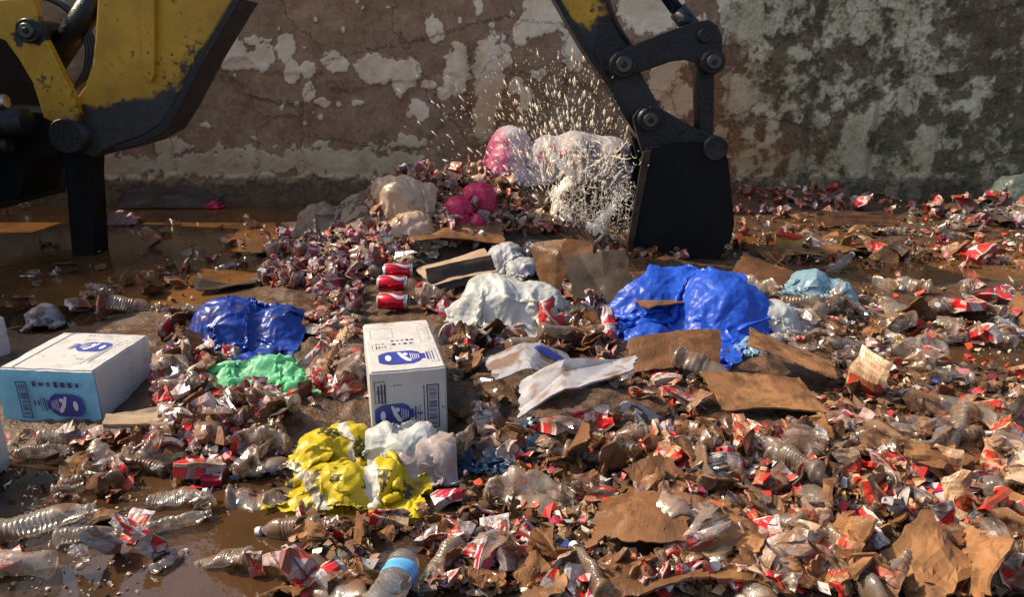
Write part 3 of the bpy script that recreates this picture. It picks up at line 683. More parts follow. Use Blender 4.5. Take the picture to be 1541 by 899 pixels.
def carton(x, y, z, rz, Wd, D, H, label, sag=0.008, tilt=(0, 0)):
    """x, y, z: the near right lower corner, as fitted; returns root and face mappings"""
    root = empty('carton', (x, y, z), rz); root.rotation_euler = (tilt[0], tilt[1], rz); tag(root, label, 'box', 'blue printed cartons')
    bm = bmesh.new(); n = 9
    bmesh.ops.create_cube(bm, size=1)
    for v in bm.verts: v.co = Vector(((v.co.x - .5) * Wd, (v.co.y + .5) * D, (v.co.z + .5) * H))
    bmesh.ops.bevel(bm, geom=bm.edges[:], offset=0.006, segments=3, affect='EDGES')
    bmesh.ops.subdivide_edges(bm, edges=[e for e in bm.edges if e.calc_length() > 0.1], cuts=7, use_grid_fill=True)
    cc = np.array([v.co for v in bm.verts]); sd = int(abs(x * 100)) + 3
    k = 1 - sstep(0, .05, np.abs(cc[:, 2] - H)) * 0.0; cw = np.minimum(np.minimum(-cc[:, 0], Wd + cc[:, 0]), np.minimum(cc[:, 1], D - cc[:, 1])) 
    dz = 0.005 * sstep(0.03, 0.0, cw) * np.abs(fbm(cc[:, 0] * 14, cc[:, 1] * 14, seed=sd, o=2)) * sstep(H * .7, H, cc[:, 2])
    dy = 0.006 * fbm(cc[:, 0] * 9, cc[:, 2] * 9, seed=sd + 1, o=2) * sstep(0.02, .0, np.minimum(cc[:, 1], D - cc[:, 1])) * sstep(H, H * .6, cc[:, 2]) * sstep(0, .08, cc[:, 2]) * 0.25
    for v, a, b in zip(bm.verts, dz, dy): v.co.z -= a; v.co.y += abs(b)
    o = bm_obj('carton_body', bm, MT['carton'], root, smooth=False)
    # the lid seam: two flaps meeting, cut as a dark slot with raised lips
    return root
def face_top(Wd, D, H): return lambda a, b, l: (-Wd + a, b, H + l)
def face_front(Wd, D, H): return lambda a, b, l: (-Wd + a, -l, b)
def seam(root, pts, mat='ink_dark'):
    for (p, q, w) in pts:
        p, q = Vector(p), Vector(q); d = (q - p).normalized(); s = Vector((-d.y, d.x, 0)) * w
        mesh('lid_seam', [p - s, q - s, q + s, p + s], [(0, 1, 2, 3)], MT[mat], root)

def build_cartons():
    # the tall one in the middle
    Wd, D, H = 0.244, 0.48, 0.259
    r = carton(-0.212, 2.182, 0.03, 0.236, Wd, D, H, 'white carton with blue jar print standing upright behind the yellow bag')
    T, Fr = face_top(Wd, D, H), face_front(Wd, D, H)
    jar(T, r, 0.128, 0.105, 0.185, 0.115); small_print(T, r, [(0.085, 0.225, 0.165, 0.242, 4), (0.085, 0.26, 0.17, 0.275, 5), (0.03, 0.24, 0.065, 0.25, 3), (0.03, 0.20, 0.07, 0.225, 4)], 2, 'ink_dark')
    P = Print(T); P.frame(0.02, 0.19, 0.085, 0.24, 0.0015); P.frame(0.02, 0.30, 0.1, 0.40, 0.0015); P.frame(0.19, 0.24, 0.225, 0.40, 0.0015); P.frame(0.205, 0.05, 0.228, 0.16, .0015); P.build('line_print', MT['ink_grey'], r)
    jar(Fr, r, 0.085, 0.105, 0.150, 0.078); barcode(Fr, r, 0.178, 0.045, 0.218, 0.200); small_print(Fr, r, [(0.02, 0.145, 0.05, 0.215, 3), (0.125, 0.095, 0.165, 0.11, 4), (0.225, 0.11, 0.24, 0.12, 2), (0.07, 0.205, 0.10, 0.21, 3)], 5, 'ink_dark')
    P = Print(Fr); P.frame(0.012, 0.150, 0.045, 0.185, .002); P.frame(0.012, 0.190, 0.045, 0.225, .002); P.rect(0.168, 0.05, 0.171, 0.2); P.build('line_print', MT['ink_dark'], r)
    # the big one lying at the left, its shaded front given a blue sheet
    Wd, D, H = 0.345, 0.335, 0.215
    r = carton(-1.425, 2.30, 0.008, -0.10, Wd, D, H, 'large wet white carton with blue jar print and blue shade tint on its front', tilt=(math.radians(1.5), 0))
    T, Fr = face_top(Wd, D, H), face_front(Wd, D, H)
    jar(T, r, 0.20, 0.20, 0.15, 0.085, -1); small_print(T, r, [(0.12, 0.30, 0.17, 0.312, 3), (0.2, 0.30, 0.22, 0.31, 2), (0.27, 0.05, 0.285, 0.24, 1), (0.29, 0.22, 0.31, 0.23, 2), (0.29, 0.26, 0.31, 0.275, 1), (0.22, 0.085, 0.25, 0.1, 3)], 8)
    P = Print(T)
    for k in range(14): P.rect(0.262, 0.05 + k * 0.016, 0.268, 0.06 + k * 0.016)
    P.rect(0.285, 0.06, 0.288, 0.26); P.build('line_print', MT['ink_grey'], r)
    seam(r, [((-Wd + 0.048, 0.004, H + 0.0012), (-Wd + 0.052, D - 0.003, H + 0.0012), 0.0022)])
    Fr = lambda a, b, l: (-Wd + a, -l - 0.011, b)
    jar(Fr, r, 0.215, 0.085, 0.16, 0.085, -1); barcode(Fr, r, 0.06, 0.03, 0.10, 0.17); small_print(Fr, r, [(0.115, 0.15, 0.30, 0.175, 7), (0.11, 0.08, 0.14, 0.1, 2)], 12, 'ink_dark')
    n, m = 26, 16
    A, B = np.meshgrid(np.linspace(-0.02, Wd + 0.004, n), np.linspace(-0.005, H - 0.006, m), indexing='ij')
    wv = 0.002 + 0.005 * np.abs(fbm(A * 16, B * 9, seed=5, o=3))
    M_ = m_bag('sky_blue_shade', (0.20, 0.50, 0.66), 0.4, 0.10, 0.05)  # blue sheet puts the sky-blue shade of this front into colour
    mesh('shade_sheet', np.stack([-Wd + A, -wv, B], -1).reshape(-1, 3), grid_faces(n, m), M_, r, smooth=True)
    # the two cut by the edge of the picture
    Wd, D, H = 0.30, 0.42, 0.22
    r = carton(-1.60, 1.80, 0.0, -0.05, Wd, D * .62, H * 1.02, 'white carton at the puddle edge, nearest of the printed boxes')
    T, Fr = face_top(Wd, D * .62, H * 1.02), face_front(Wd, D, H)
    jar(Fr, r, 0.2, 0.07, 0.14, 0.08); jar(T, r, 0.16, 0.13, 0.15, 0.08); barcode(Fr, r, 0.03, 0.04, 0.07, 0.18)
    jar(lambda a, b, l: (l, a, b), r, 0.14, 0.07, 0.14, 0.08)
    r = carton(-2.26, 2.66, 0.0, -0.35, 0.32, 0.30, 0.20, 'white carton half hidden behind the large wet carton')
    T = face_top(0.32, 0.30, 0.20); jar(T, r, 0.24, 0.10, 0.13, 0.075)

# ------------------------------------------------------------------ sheets of plastic that fall, drape and crumple
def drape(n, m, w, h, center, rz, lumps, squeeze=0.82, steps=110, seed=0, drop=0.12, noise=0.03, stiff=0.3, wind=None, floor=True, shape=None, crease=1.0):
    """let a sheet of w x h metres fall on lumps (spheres) and the ground; returns (n, m, 3)"""
    g = np.random.default_rng(seed)
    U, Vv = np.meshgrid(np.linspace(-.5, .5, n), np.linspace(-.5, .5, m), indexing='ij')
    a, b = U * w * squeeze, Vv * h * squeeze
    if shape is not None: a, b = shape(U, Vv, a, b)
    x = center[0] + a * math.cos(rz) - b * math.sin(rz); y = center[1] + a * math.sin(rz) + b * math.cos(rz)
    z0 = max([center[2]] + [l[2] + l[3] for l in lumps]) + drop
    z = z0 + noise * fbm(U * 7 + seed, Vv * 7, seed=seed, o=3)
    P = np.stack([x, y, z], -1); P[..., :2] += noise * 0.4 * np.stack([fbm(U * 6, Vv * 6 + 5, seed=seed + 3, o=2), fbm(U * 6 + 5, Vv * 6, seed=seed + 4, o=2)], -1)
    Q = P.copy(); lx, ly = w / (n - 1), h / (m - 1); ld = math.hypot(lx, ly)
    L = [(Vector(l[:3]), l[3]) for l in lumps]
    def con(A, B, rest, k):
        d = B - A; ln = np.sqrt((d * d).sum(-1, keepdims=True)) + 1e-9
        c = d * (0.5 * k * (ln - rest) / ln); A += c; B -= c
    HN = 150; ext = max(w, h) * 0.85; hx0, hy0, hs = center[0] - ext, center[1] - ext, 2 * ext / (HN - 1)
    x, y = np.meshgrid(hx0 + hs * np.arange(HN), hy0 + hs * np.arange(HN), indexing='ij')
    HM = np.maximum(gh(x, y, False), 0) + 0.006; nb = 1.04 + 0.10 * vnoise(x * 8 + seed, y * 8, seed=seed)
    for c, r in L:
        q = ((x - c[0]) ** 2 + (y - c[1]) ** 2) / (r * nb) ** 2
        HM = np.maximum(HM, np.where(q < 1, c[2] + 0.88 * r * nb * np.sqrt(np.clip(1 - q, 0, 1)), -1))
    for _ in range(7):                             # film spans the hollows between the lumps
        B = HM.copy(); B[2:-2, 2:-2] = (HM[4:, 2:-2] + HM[:-4, 2:-2] + HM[2:-2, 4:] + HM[2:-2, :-4]) / 4; HM = np.maximum(HM * 0.93 + B * 0.07, B)
    HM = HM + 0.004 * (1 + vnoise(x * 24, y * 24, seed=seed))
    for s in range(steps):
        vel = (P - Q) * 0.955
        Q = P.copy(); P = P + vel; P[..., 2] -= 9.8 * 0.00030
        if wind is not None: P += np.array(wind) * 0.0004
        for it in range(3):
            for p in (0, 1):
                e = (n - p) // 2 * 2; con(P[p:p + e:2], P[p + 1:p + e:2], lx, 1.0)
                e = (m - p) // 2 * 2; con(P[:, p:p + e:2], P[:, p + 1:p + e:2], ly, 1.0)
            for p in (0, 1):
                e = (n - p) // 2 * 2
                con(P[p:p + e:2, :-1], P[p + 1:p + e:2, 1:], ld, 0.5); con(P[p:p + e:2, 1:], P[p + 1:p + e:2, :-1], ld, 0.5)
            con(P[:-2], P[2:], 2 * lx, stiff * 0.25); con(P[:, :-2], P[:, 2:], 2 * ly, stiff * 0.25)
            if it == 1: continue
            fx = np.clip((P[..., 0] - hx0) / hs, 0, HN - 1.001); fy = np.clip((P[..., 1] - hy0) / hs, 0, HN - 1.001); i, j = fx.astype(int), fy.astype(int); fx -= i; fy -= j
            fl = HM[i, j] * (1 - fx) * (1 - fy) + HM[i + 1, j] * fx * (1 - fy) + HM[i, j + 1] * (1 - fx) * fy + HM[i + 1, j + 1] * fx * fy
            hit = P[..., 2] < fl
            P[..., 2] = np.where(hit, fl, P[..., 2]); Q[hit] = Q[hit] * 0.45 + P[hit] * 0.55
    # finer mesh, then the creases the fall was too coarse to make
    K = 4
    for ax in (0, 1):
        P = np.moveaxis(P, ax, 0); N0 = len(P); t = np.arange((N0 - 1) * K + 1) / K; i = np.minimum(t.astype(int), N0 - 2); f = (t - i)[:, None, None]
        g_ = lambda q: P[np.clip(i + q, 0, N0 - 1)]
        P = 0.5 * (2 * g_(0) + (g_(1) - g_(-1)) * f + (2 * g_(-1) - 5 * g_(0) + 4 * g_(1) - g_(2)) * f ** 2 + (3 * g_(0) - g_(-1) - 3 * g_(1) + g_(2)) * f ** 3)
        P = np.moveaxis(P, 0, ax)
    U, Vv = np.meshgrid(np.linspace(-.5, .5, P.shape[0]), np.linspace(-.5, .5, P.shape[1]), indexing='ij')
    gu = np.gradient(P, axis=0); gv = np.gradient(P, axis=1); N = np.cross(gu, gv); N /= np.linalg.norm(N, axis=-1, keepdims=True) + 1e-9
    N *= np.sign(N[..., 2].mean())
    d = crease * tri_crumple(U * w, Vv * h, seed, 0.15) * 1.35
    return P + N * d[..., None]
def sheet(name, P, mat, parent=None, sub=1, crop=None):
    n, m = P.shape[:2]; c = P.reshape(-1, 3).mean(0); c[2] = P[..., 2].min()
    U, Vv = np.meshgrid(np.linspace(0, 1, n), np.linspace(0, 1, m), indexing='ij'); uv = np.stack([U, Vv], -1).reshape(-1, 2)
    F = grid_faces(n, m)
    if crop is not None: k = crop(U, Vv).ravel(); F = F[k[F].all(1)]
    V = P.reshape(-1, 3) - c
    used = np.unique(F); mp = np.full(len(V), -1); mp[used] = np.arange(len(used))
    o = mesh(name, V[used], mp[F], mat, parent, smooth=True, uv=uv[used], sharp=38)
    if parent is None: o.location = c
    return o
def ragged(seed, amt=0.10):
    def f(U, V):
        e = np.minimum(np.minimum(U, 1 - U), np.minimum(V, 1 - V))
        return e > amt * (0.5 + 0.9 * fbm(U * 4 + seed, V * 4, seed=seed, o=3))
    return f
def stamp(o_parent, P, text, u0, v0, du, dv, mat, lift=0.004, name='lettering'):
    """printed lettering lying on a draped sheet: text laid along (du) from (u0, v0) in sheet coordinates, dv = letter height direction"""
    cu = bpy.data.curves.new('t', 'FONT'); cu.body = text; cu.size = 1.0; cu.resolution_u = 3
    tmp = bpy.data.objects.new('tmp', cu); link(tmp); dg = bpy.context.evaluated_depsgraph_get(); dg.update()
    me = bpy.data.meshes.new_from_object(tmp.evaluated_get(dg)); bpy.data.objects.remove(tmp)
    bm = bmesh.new(); bm.from_mesh(me); bmesh.ops.triangulate(bm, faces=bm.faces)
    for _ in range(2): bmesh.ops.subdivide_edges(bm, edges=[e for e in bm.edges if e.calc_length() > 0.12], cuts=1); bmesh.ops.triangulate(bm, faces=bm.faces)
    n, m = P.shape[:2]; gu = np.gradient(P, axis=0); gv = np.gradient(P, axis=1); N = np.cross(gu, gv); N /= np.linalg.norm(N, axis=-1, keepdims=True) + 1e-9
    c = P.reshape(-1, 3).mean(0).copy(); c[2] = P[..., 2].min()
    for v in bm.verts:
        u = u0 + v.co.x * du[0] + v.co.y * dv[0]; w = v0 + v.co.x * du[1] + v.co.y * dv[1]
        fu, fv = np.clip(u, 0, .999) * (n - 1), np.clip(w, 0, .999) * (m - 1); i, j = int(fu), int(fv); a, b = fu - i, fv - j
        p = P[i, j] * (1 - a) * (1 - b) + P[i + 1, j] * a * (1 - b) + P[i, j + 1] * (1 - a) * b + P[i + 1, j + 1] * a * b
        nn = N[i, j] * (1 if N[i, j][2] > 0 else -1)
        v.co = Vector(p - c + nn * lift)
    return bm_obj(name, bm, mat, o_parent)
def m_bag(name, color, rough=0.25, dirt=0.1, trans=0.25, var=0.15, bscale=18, stripes=None):
    M = Mat(name); o = M.tc('Object'); n = M.noise(o, 5, 4, 0.6); n2 = M.noise(o, bscale, 4, 0.6, 1.2); n3 = M.noise(o, 90, 3, 0.6)
    c = M.ramp(n, [(0.3, tuple(x * (1 - var) for x in color)), (0.7, tuple(min(1, x * (1 + var)) for x in color))])
    if stripes: c = stripes(M, c, o, n)
    d = dirt_of(M, dirt, 9) * 0.8 if dirt else 0.0
    c = M.mix(d, c, MUD) if dirt else c
    b = M.bump(n2 + n3 * 0.3, 0.35, 0.008)
    s = M.bsdf(c, rough + 0.10, 0, b, 0.4)
    t = M.shader('ShaderNodeBsdfTranslucent', Color=c, Normal=b)
    return M.done(M.mixs(trans, s, t))
LAND = []        # what litter lies beside: (phrase, x, y)
def bag(name, px, py, w, h, rz, lumps, mat, label, cat='plastic bag', n=44, m=44, land=None, crop=None, spot=None, **kw):
    """px, py: photo point of its middle on the ground; lumps: (dx, dy, height of centre over ground, r)"""
    c = at(px, py) if spot is None else Vector((*spot, float(gh(*spot, False)))); L = [(c.x + a, c.y + b, c.z + z, r) for a, b, z, r in lumps]
    P = drape(n, m, w, h, (c.x, c.y, c.z), rz, L, **kw)
    o = sheet(name, P, MT[mat] if isinstance(mat, str) else mat, crop=crop); tag(o, label, cat)
    if land: LAND.append((land, c.x, c.y))
    return o, P
MT['bag_blue'] = m_bag('blue_bag', (0.018, 0.085, 0.52), 0.28, 0.04, 0.22)
MT['bag_royal'] = m_bag('royal_blue_bag', (0.010, 0.042, 0.26), 0.22, 0.14, 0.12)
MT['bag_green'] = m_bag('green_bag', (0.24, 0.70, 0.38), 0.3, 0.02, 0.4)
MT['bag_white'] = m_bag('white_bag', (0.56, 0.58, 0.57), 0.3, 0.14, 0.35)
MT['bag_grey'] = m_bag('grey_bag', (0.40, 0.40, 0.42), 0.35, 0.2, 0.2)
MT['sack'] = m_bag('woven_sack', (0.38, 0.34, 0.37), 0.4, 0.16, 0.15)
MT['bag_pink'] = m_bag('pink_bag', (0.62, 0.035, 0.12), 0.3, 0.03, 0.3)
MT['bag_taupe'] = m_bag('taupe_sack', (0.25, 0.18, 0.13), 0.5, 0.2, 0.15)
MT['bag_black'] = m_bag('black_bag', (0.02, 0.016, 0.024), 0.18, 0.1, 0.05)
MT['bag_navy'] = m_bag('navy_film', (0.035, 0.075, 0.14), 0.15, 0.15, 0.2)
MT['bag_pale_blue'] = m_bag('pale_blue_film', (0.26, 0.42, 0.52), 0.2, 0.14, 0.4)
MT['red_print'] = m_plain('red_print', (0.55, 0.04, 0.06), 0.4, 0.05)
MT['white_print'] = m_plain('white_print', (0.6, 0.62, 0.68), 0.4, 0.1)
def _pw(M, c, o, n):
    x, y, z = M.xyz(M.tc('UV'))
    return M.mix((x + (n - 0.5) * 0.5).step(0.45, 0.62), (0.46, 0.10, 0.20), c)
MT['bag_pinkwhite'] = m_bag('pink_white_bag', (0.62, 0.58, 0.64), 0.3, 0.04, 0.35, stripes=_pw)
def _yel(M, c, o, n):
    u, v, z = M.xyz(M.tc('UV'))
    blk = ((u * 5.0).frac() < 0.55) * ((v * 4.0 + 0.2).frac() < 0.50) * (((u * 30).frac() > 0.3).max((v * 24).frac() > 0.55))
    c = M.mix(blk * (n > 0.44) * 0.9, c, (0.030, 0.030, 0.018))
    return M.mix(((u * 2.2 + v * 1.3 + n * 0.6).frac() < 0.16), c, (0.62, 0.60, 0.52))
MT['bag_yellow'] = m_bag('yellow_bag', (0.58, 0.45, 0.015), 0.28, 0.36, 0.3, stripes=_yel)

build_cartons()
def build_bags():
    o, P = bag('blue_tarpaulin', 1040, 500, 0.94, 0.95, 0.5, [(-0.13, 0.30, 0.02, 0.20), (0.16, 0.14, 0.04, 0.20), (0.02, 0.33, 0.04, 0.18), (-0.2, -0.06, -0.02, 0.09)], 'bag_blue', 'bright blue plastic sheet crumpled over rubbish in front of the bucket', 'tarpaulin', 60, 56, 'the bright blue sheet', squeeze=0.74, seed=4, noise=0.05, stiff=0.6, crease=0.8, crop=ragged(2, 0.10))
    o, P = bag('blue_bag', 352, 522, 0.72, 0.60, 0.2, [(-0.04, 0.10, 0.04, 0.155), (0.17, 0.12, 0.02, 0.13), (0.33, 0.14, 0.0, 0.10)], 'bag_royal', 'shiny royal blue plastic bag bulging behind the green bag', n=50, m=44, land='the royal blue bag', squeeze=0.74, seed=9, noise=0.05, crop=ragged(6, 0.06))
    stamp(o, P, 'IIIWKIDI', 0.62, 0.74, (0.045, 0.0), (0.0, 0.07), MT['white_print'])
    bag('green_bag', 405, 568, 0.78, 0.42, 0.12, [(-0.02, 0.04, 0.01, 0.07), (-0.15, 0.0, 0.0, 0.05), (0.16, 0.05, 0.0, 0.05), (.08, .0, .0, .05)], 'bag_green', 'light green plastic bag lying flat among red packets', n=54, m=34, land='the light green bag', squeeze=0.66, seed=12, noise=0.06, crop=ragged(9, 0.12))
    bag('white_bag', 765, 492, 0.72, 0.56, 0.05, [(-0.06, 0.10, 0.07, 0.16), (0.12, 0.08, 0.06, 0.14), (-0.18, 0.06, 0.03, .10)], 'bag_white', 'knotted white translucent bag full of rubbish in the middle of the heap', land='the white bag in mid heap', squeeze=0.72, seed=15, noise=0.05, crop=ragged(11, .07))
    o, P = bag('white_sack', 868, 330, 1.05, 0.8, 0.0, [(-0.20, 0.0, 0.14, 0.20), (0.0, 0.0, 0.17, 0.21), (0.22, 0.02, 0.14, 0.20)], 'sack', 'large white woven sack with red lettering beside the splash', 'sack', 50, 44, 'the red lettered white sack', squeeze=0.80, seed=18, noise=0.02, crease=0.35, spot=(0.46, 5.30), stiff=0.8, drop=0.05)
    stamp(o, P, 'Nuzar', 0.20, 0.215, (0.060, 0.034), (-0.030, 0.100), MT['red_print'], 0.006)
    stamp(o, P, 'ZA RA', 0.27, 0.15, (0.055, 0.030), (-0.025, 0.08), MT['red_print'], 0.006)
    bag('pink_white_bag', 752, 322, 0.62, 0.66, 0.25, [(0.04, 0.10, 0.20, 0.14), (0.02, -0.02, 0.08, 0.13)], 'bag_pinkwhite', 'pink and white plastic bag hanging open beside the lettered sack', n=40, m=40, land='the pink and white bag', squeeze=0.78, seed=21, noise=0.03, crease=0.5, spot=(-0.06, 5.18), stiff=0.9, drop=0.03)
    bag('cream_bag', 606, 320, 0.55, 0.5, 0.3, [(0, 0.05, 0.08, 0.15), (0.12, 0.1, 0.06, 0.12), (-.1, .1, .12, .1)], 'film_cream', 'crumpled cream translucent bag at the top of the packet heap', n=40, m=40, land='the upper cream bag', squeeze=0.66, seed=24, noise=0.06)
    bag('cream_bag', 622, 362, 0.5, 0.42, -0.2, [(0, 0.05, 0.06, 0.12), (-0.1, 0.0, 0.03, 0.09)], 'film_cream', 'crumpled cream bag just in front of the other cream bag', n=40, m=36, squeeze=0.66, seed=26, noise=0.06)
    bag('taupe_sack', 492, 338, 0.62, 0.42, 0.35, [(-0.05, 0.04, 0.0, 0.14), (0.14, 0.06, 0.0, 0.12)], 'bag_taupe', 'dull brown sack slumped at the water side of the heap', 'sack', n=44, m=36, land='the brown sack', squeeze=0.68, seed=28, noise=0.05)
    bag('pink_bag', 722, 318, 0.34, 0.30, 0.2, [(0, 0.03, 0.09, 0.10)], 'bag_pink', 'hot pink plastic bag crumpled below the pink and white bag', n=34, m=32, land='the hot pink bag', squeeze=0.62, seed=30, noise=0.06)
    bag('pink_bag', 690, 336, 0.26, 0.24, -0.3, [(0, 0.02, 0.08, 0.085)], MT['bag_pink'], 'small crimson bag beside the cream bags', n=30, m=28, squeeze=0.62, seed=31, noise=0.05)
    bag('pink_bag', 716, 352, 0.26, 0.22, 0.5, [(0, 0.02, 0.05, 0.06)], MT['bag_pink'], 'flattened pink bag on the brown board', n=30, m=28, squeeze=0.6, seed=33, noise=0.05)
    bag('grey_bag', 772, 425, 0.42, 0.30, -0.9, [(-0.04, 0.08, 0.12, 0.09), (0.05, -0.04, 0.06, 0.09)], 'bag_grey', 'pale grey rolled bag lying above the white bag', n=40, m=34, land='the pale grey bag', squeeze=0.66, seed=35, noise=0.05)
    bag('black_bag', 806, 415, 0.40, 0.30, 0.2, [(0, 0.04, 0.09, 0.11), (.1, .02, .06, .08)], 'bag_black', 'glossy dark purple bag beside the pale grey bag', n=38, m=32, squeeze=0.64, seed=36, noise=0.05)
    # the yellow bag and what spills from it
    bag('yellow_bag', 542, 725, 0.64, 0.52, -0.1, [(-0.14, 0.06, 0.05, 0.075), (-0.08, -0.06, 0.03, 0.07), (0.0, -0.08, 0.03, 0.07), (0.08, -0.05, 0.04, 0.07), (0.15, 0.04, 0.04, 0.07), (-0.06, 0.15, 0.05, 0.08), (-.14,.12,.05,.07)], 'bag_yellow', 'yellow printed plastic bag torn open in front of the upright carton', n=60, m=50, land='the yellow bag', squeeze=0.68, seed=40, noise=0.05, crop=ragged(14, .05))
    bag('white_film_sheet', 600, 712, 0.32, 0.22, 0.1, [(-0.05, 0.05, 0.075, 0.06), (0.06, 0.05, 0.08, 0.06), (0.02, 0.0, 0.075, 0.06)], 'bag_white', 'wet white plastic film lying over the yellow bag', 'plastic film', n=44, m=34, squeeze=0.72, seed=43, noise=0.03, crop=ragged(16, .10))
    bag('taupe_bag', 622, 722, 0.34, 0.26, 0.25, [(0, 0.03, 0.04, 0.085), (.08, .05, .05, .07)], m_bag('beige_bag', (0.44, 0.36, 0.33), 0.3, 0.12, 0.25), 'beige bag tucked under the white film at the carton foot', n=40, m=32, squeeze=0.70, seed=45, noise=0.04)
    bag('navy_bag', 752, 676, 0.36, 0.28, 0.15, [(0, 0.03, 0.0, 0.06), (0.09, 0.0, 0.0, 0.05)], 'bag_navy', 'dark blue wet film in the shade beside the upright carton', 'plastic film', n=40, m=34, land='the dark blue film', squeeze=0.62, seed=47, noise=0.06)
    bag('pale_blue_film', 1222, 446, 0.50, 0.34, -0.1, [(0.0, 0.05, 0.02, 0.11), (0.13, 0.02, 0.0, 0.09)], 'bag_pale_blue', 'pale blue plastic film on the bottle heap behind the cardboard', 'plastic film', n=40, m=34, land='the pale blue film', squeeze=0.68, seed=50, noise=0.05, crop=ragged(18, .1))
    bag('white_bag', 1172, 500, 0.40, 0.32, 0.4, [(0.0, 0.05, 0.03, 0.10), (0.1, 0.08, 0.0, 0.08)], 'bag_white', 'greyish white bag between the blue sheet and the clear bottles', n=38, m=34, land='the greyish white bag', squeeze=0.68, seed=52, noise=0.05)
    bag('white_bag', 1132, 530, 0.18, 0.16, 0.4, [(0.0, 0.02, 0.0, 0.05)], 'bag_pale_blue', 'small pale bag at the corner of the blue sheet', n=26, m=26, squeeze=0.66, seed=53, noise=0.05)
    bag('white_paper', 68, 492, 0.26, 0.24, 0.3, [(0, 0.0, 0.05, 0.07)], 'board_white', 'crumpled white paper behind the large wet carton', 'paper', n=24, m=22, squeeze=0.8, seed=55, noise=0.06)
    bag('dusty_pink_bag', 178, 336, 0.42, 0.30, 0.0, [(0, 0.03, 0.0, 0.10), (.1, .03, 0, .08)], m_bag('dusty_pink', (0.35, 0.20, 0.20), 0.35, 0.2, 0.2), 'dusty pink bag lying in the shaded water by the wall', n=34, m=30, land='the dusty pink bag', squeeze=0.66, seed=57, noise=0.05)
    bag('pink_bag', 322, 308, 0.24, 0.2, 0.0, [(0, 0.02, 0.0, 0.07)], MT['bag_pink'], 'small pink bag floating at the foot of the wall', n=26, m=24, squeeze=0.66, seed=58, noise=0.05)
    bag('grey_film', 1518, 305, 0.7, 0.5, 0.5, [(0.1, 0.1, 0.06, 0.16), (0.3, 0.1, 0.1, 0.18)], m_bag('grey_green_film', (0.10, 0.125, 0.11), 0.3, 0.2, 0.2), 'dark grey green film over the packets at the far end of the wall', 'plastic film', n=36, m=34, land='the dark film by the wall', squeeze=0.74, seed=60, noise=0.06, crop=ragged(21, .1))
build_bags()
LAND += [('the upright carton', -0.33, 2.4), ('the large wet carton', -1.6, 2.5), ('the bucket', 1.15, 4.75), ('the stabiliser leg', -3.2, 4.8)]

# ------------------------------------------------------------------ litter: meshes shared between alike pieces
def rotm(ax, t):
    ax = ax / (np.linalg.norm(ax) + 1e-9); K = np.array([[0, -ax[2], ax[1]], [ax[2], 0, -ax[0]], [-ax[1], ax[0], 0]])
    return np.eye(3) + math.sin(t) * K + (1 - math.cos(t)) * K @ K
def folds(V, g, k, amax, size, eps=0.006, flat=True):
    for i in range(k):
        a = g.uniform(0, 2 * math.pi); n = np.array([math.cos(a), math.sin(a), 0 if flat else g.uniform(-.6, .6)]); n /= np.linalg.norm(n)
        p0 = V.mean(0) + np.array([*(g.uniform(-.3, .3, 2) * size), 0])
        ax = np.cross(n, [0, 0, 1.0]); s = (V - p0) @ n
        t = g.uniform(.25, 1) * amax * g.choice([-1, 1])
        w = sstep(0, eps, s)
        for q in range(1, 5):                      # turn in four slices so the crease stays sharp
            sel = w >= q / 4 - 1e-6
            V[sel] = (V[sel] - p0) @ rotm(ax, t / 4).T + p0
    return V
def centre(V):
    V = V - (V.max(0) + V.min(0)) / 2; return V
def raw(name, V, F, mat, uv=None, smooth=False, sharp=None):
    o = mesh(name, V, F, mat, uv=uv, smooth=smooth, sharp=sharp); me = o.data; bpy.data.objects.remove(o); return me
def pouch(seed, w, l, t, k, amax):
    g = np.random.default_rng(seed); n, m = 9, 11
    U, Vv = np.meshgrid(np.linspace(0, 1, n), np.linspace(0, 1, m), indexing='ij')
    bul = (1 - (2 * U - 1) ** 2) ** .5 * np.clip(np.minimum(Vv, 1 - Vv) * 5, 0, 1) ** .7
    A = []
    for s in (1, -1):
        z = s * t * .5 * bul + 0.10 * t * s * fbm(U * 4, Vv * 4, seed=seed + s, o=2) * bul + 0.004 * fbm(U * 5, Vv * 5, seed=seed + 9, o=2)
        A.append(np.stack([(U - .5) * w, (Vv - .5) * l, z], -1).reshape(-1, 3))
    V = np.concatenate(A); F = np.concatenate([grid_faces(n, m), grid_faces(n, m, n * m, True)])
    uv = np.concatenate([np.stack([U, Vv], -1).reshape(-1, 2), np.stack([1 - U, Vv], -1).reshape(-1, 2)])
    V = folds(V, g, k, amax, l); V += 0.0025 * np.stack([vnoise(V[:, 0] * 60, V[:, 1] * 60, V[:, 2] * 60, seed=seed + q) for q in range(3)], -1)
    return centre(V), F, uv
def brick(seed, w, l, t, k, amax):
    g = np.random.default_rng(seed); bm = bmesh.new(); bmesh.ops.create_cube(bm, size=1)
    bmesh.ops.subdivide_edges(bm, edges=bm.edges[:], cuts=4, use_grid_fill=True); bm.verts.ensure_lookup_table()
    V = np.array([v.co for v in bm.verts]); F = [[v.index for v in f.verts] for f in bm.faces]; bm.free()
    uv = V[:, :2] + .5; uv[:, 0] = np.clip(uv[:, 0] * .8 + .1 + V[:, 2] * .2, 0, 1)
    V = V * [w, l, t]
    V[:, 2] *= (1 - g.uniform(.3, .9) * np.abs(V[:, 1] / l))                 # pinched ends
    V[:, 2] *= (1 - g.uniform(0, .7) * np.exp(-((V[:, 0] - g.uniform(-.02, .02)) / .02) ** 2))
    V = folds(V, g, k, amax, l)
    V += 0.006 * np.stack([vnoise(V[:, 0] * 28, V[:, 1] * 28, V[:, 2] * 28, seed=seed + q) for q in range(3)], -1)
    return centre(V), F, uv
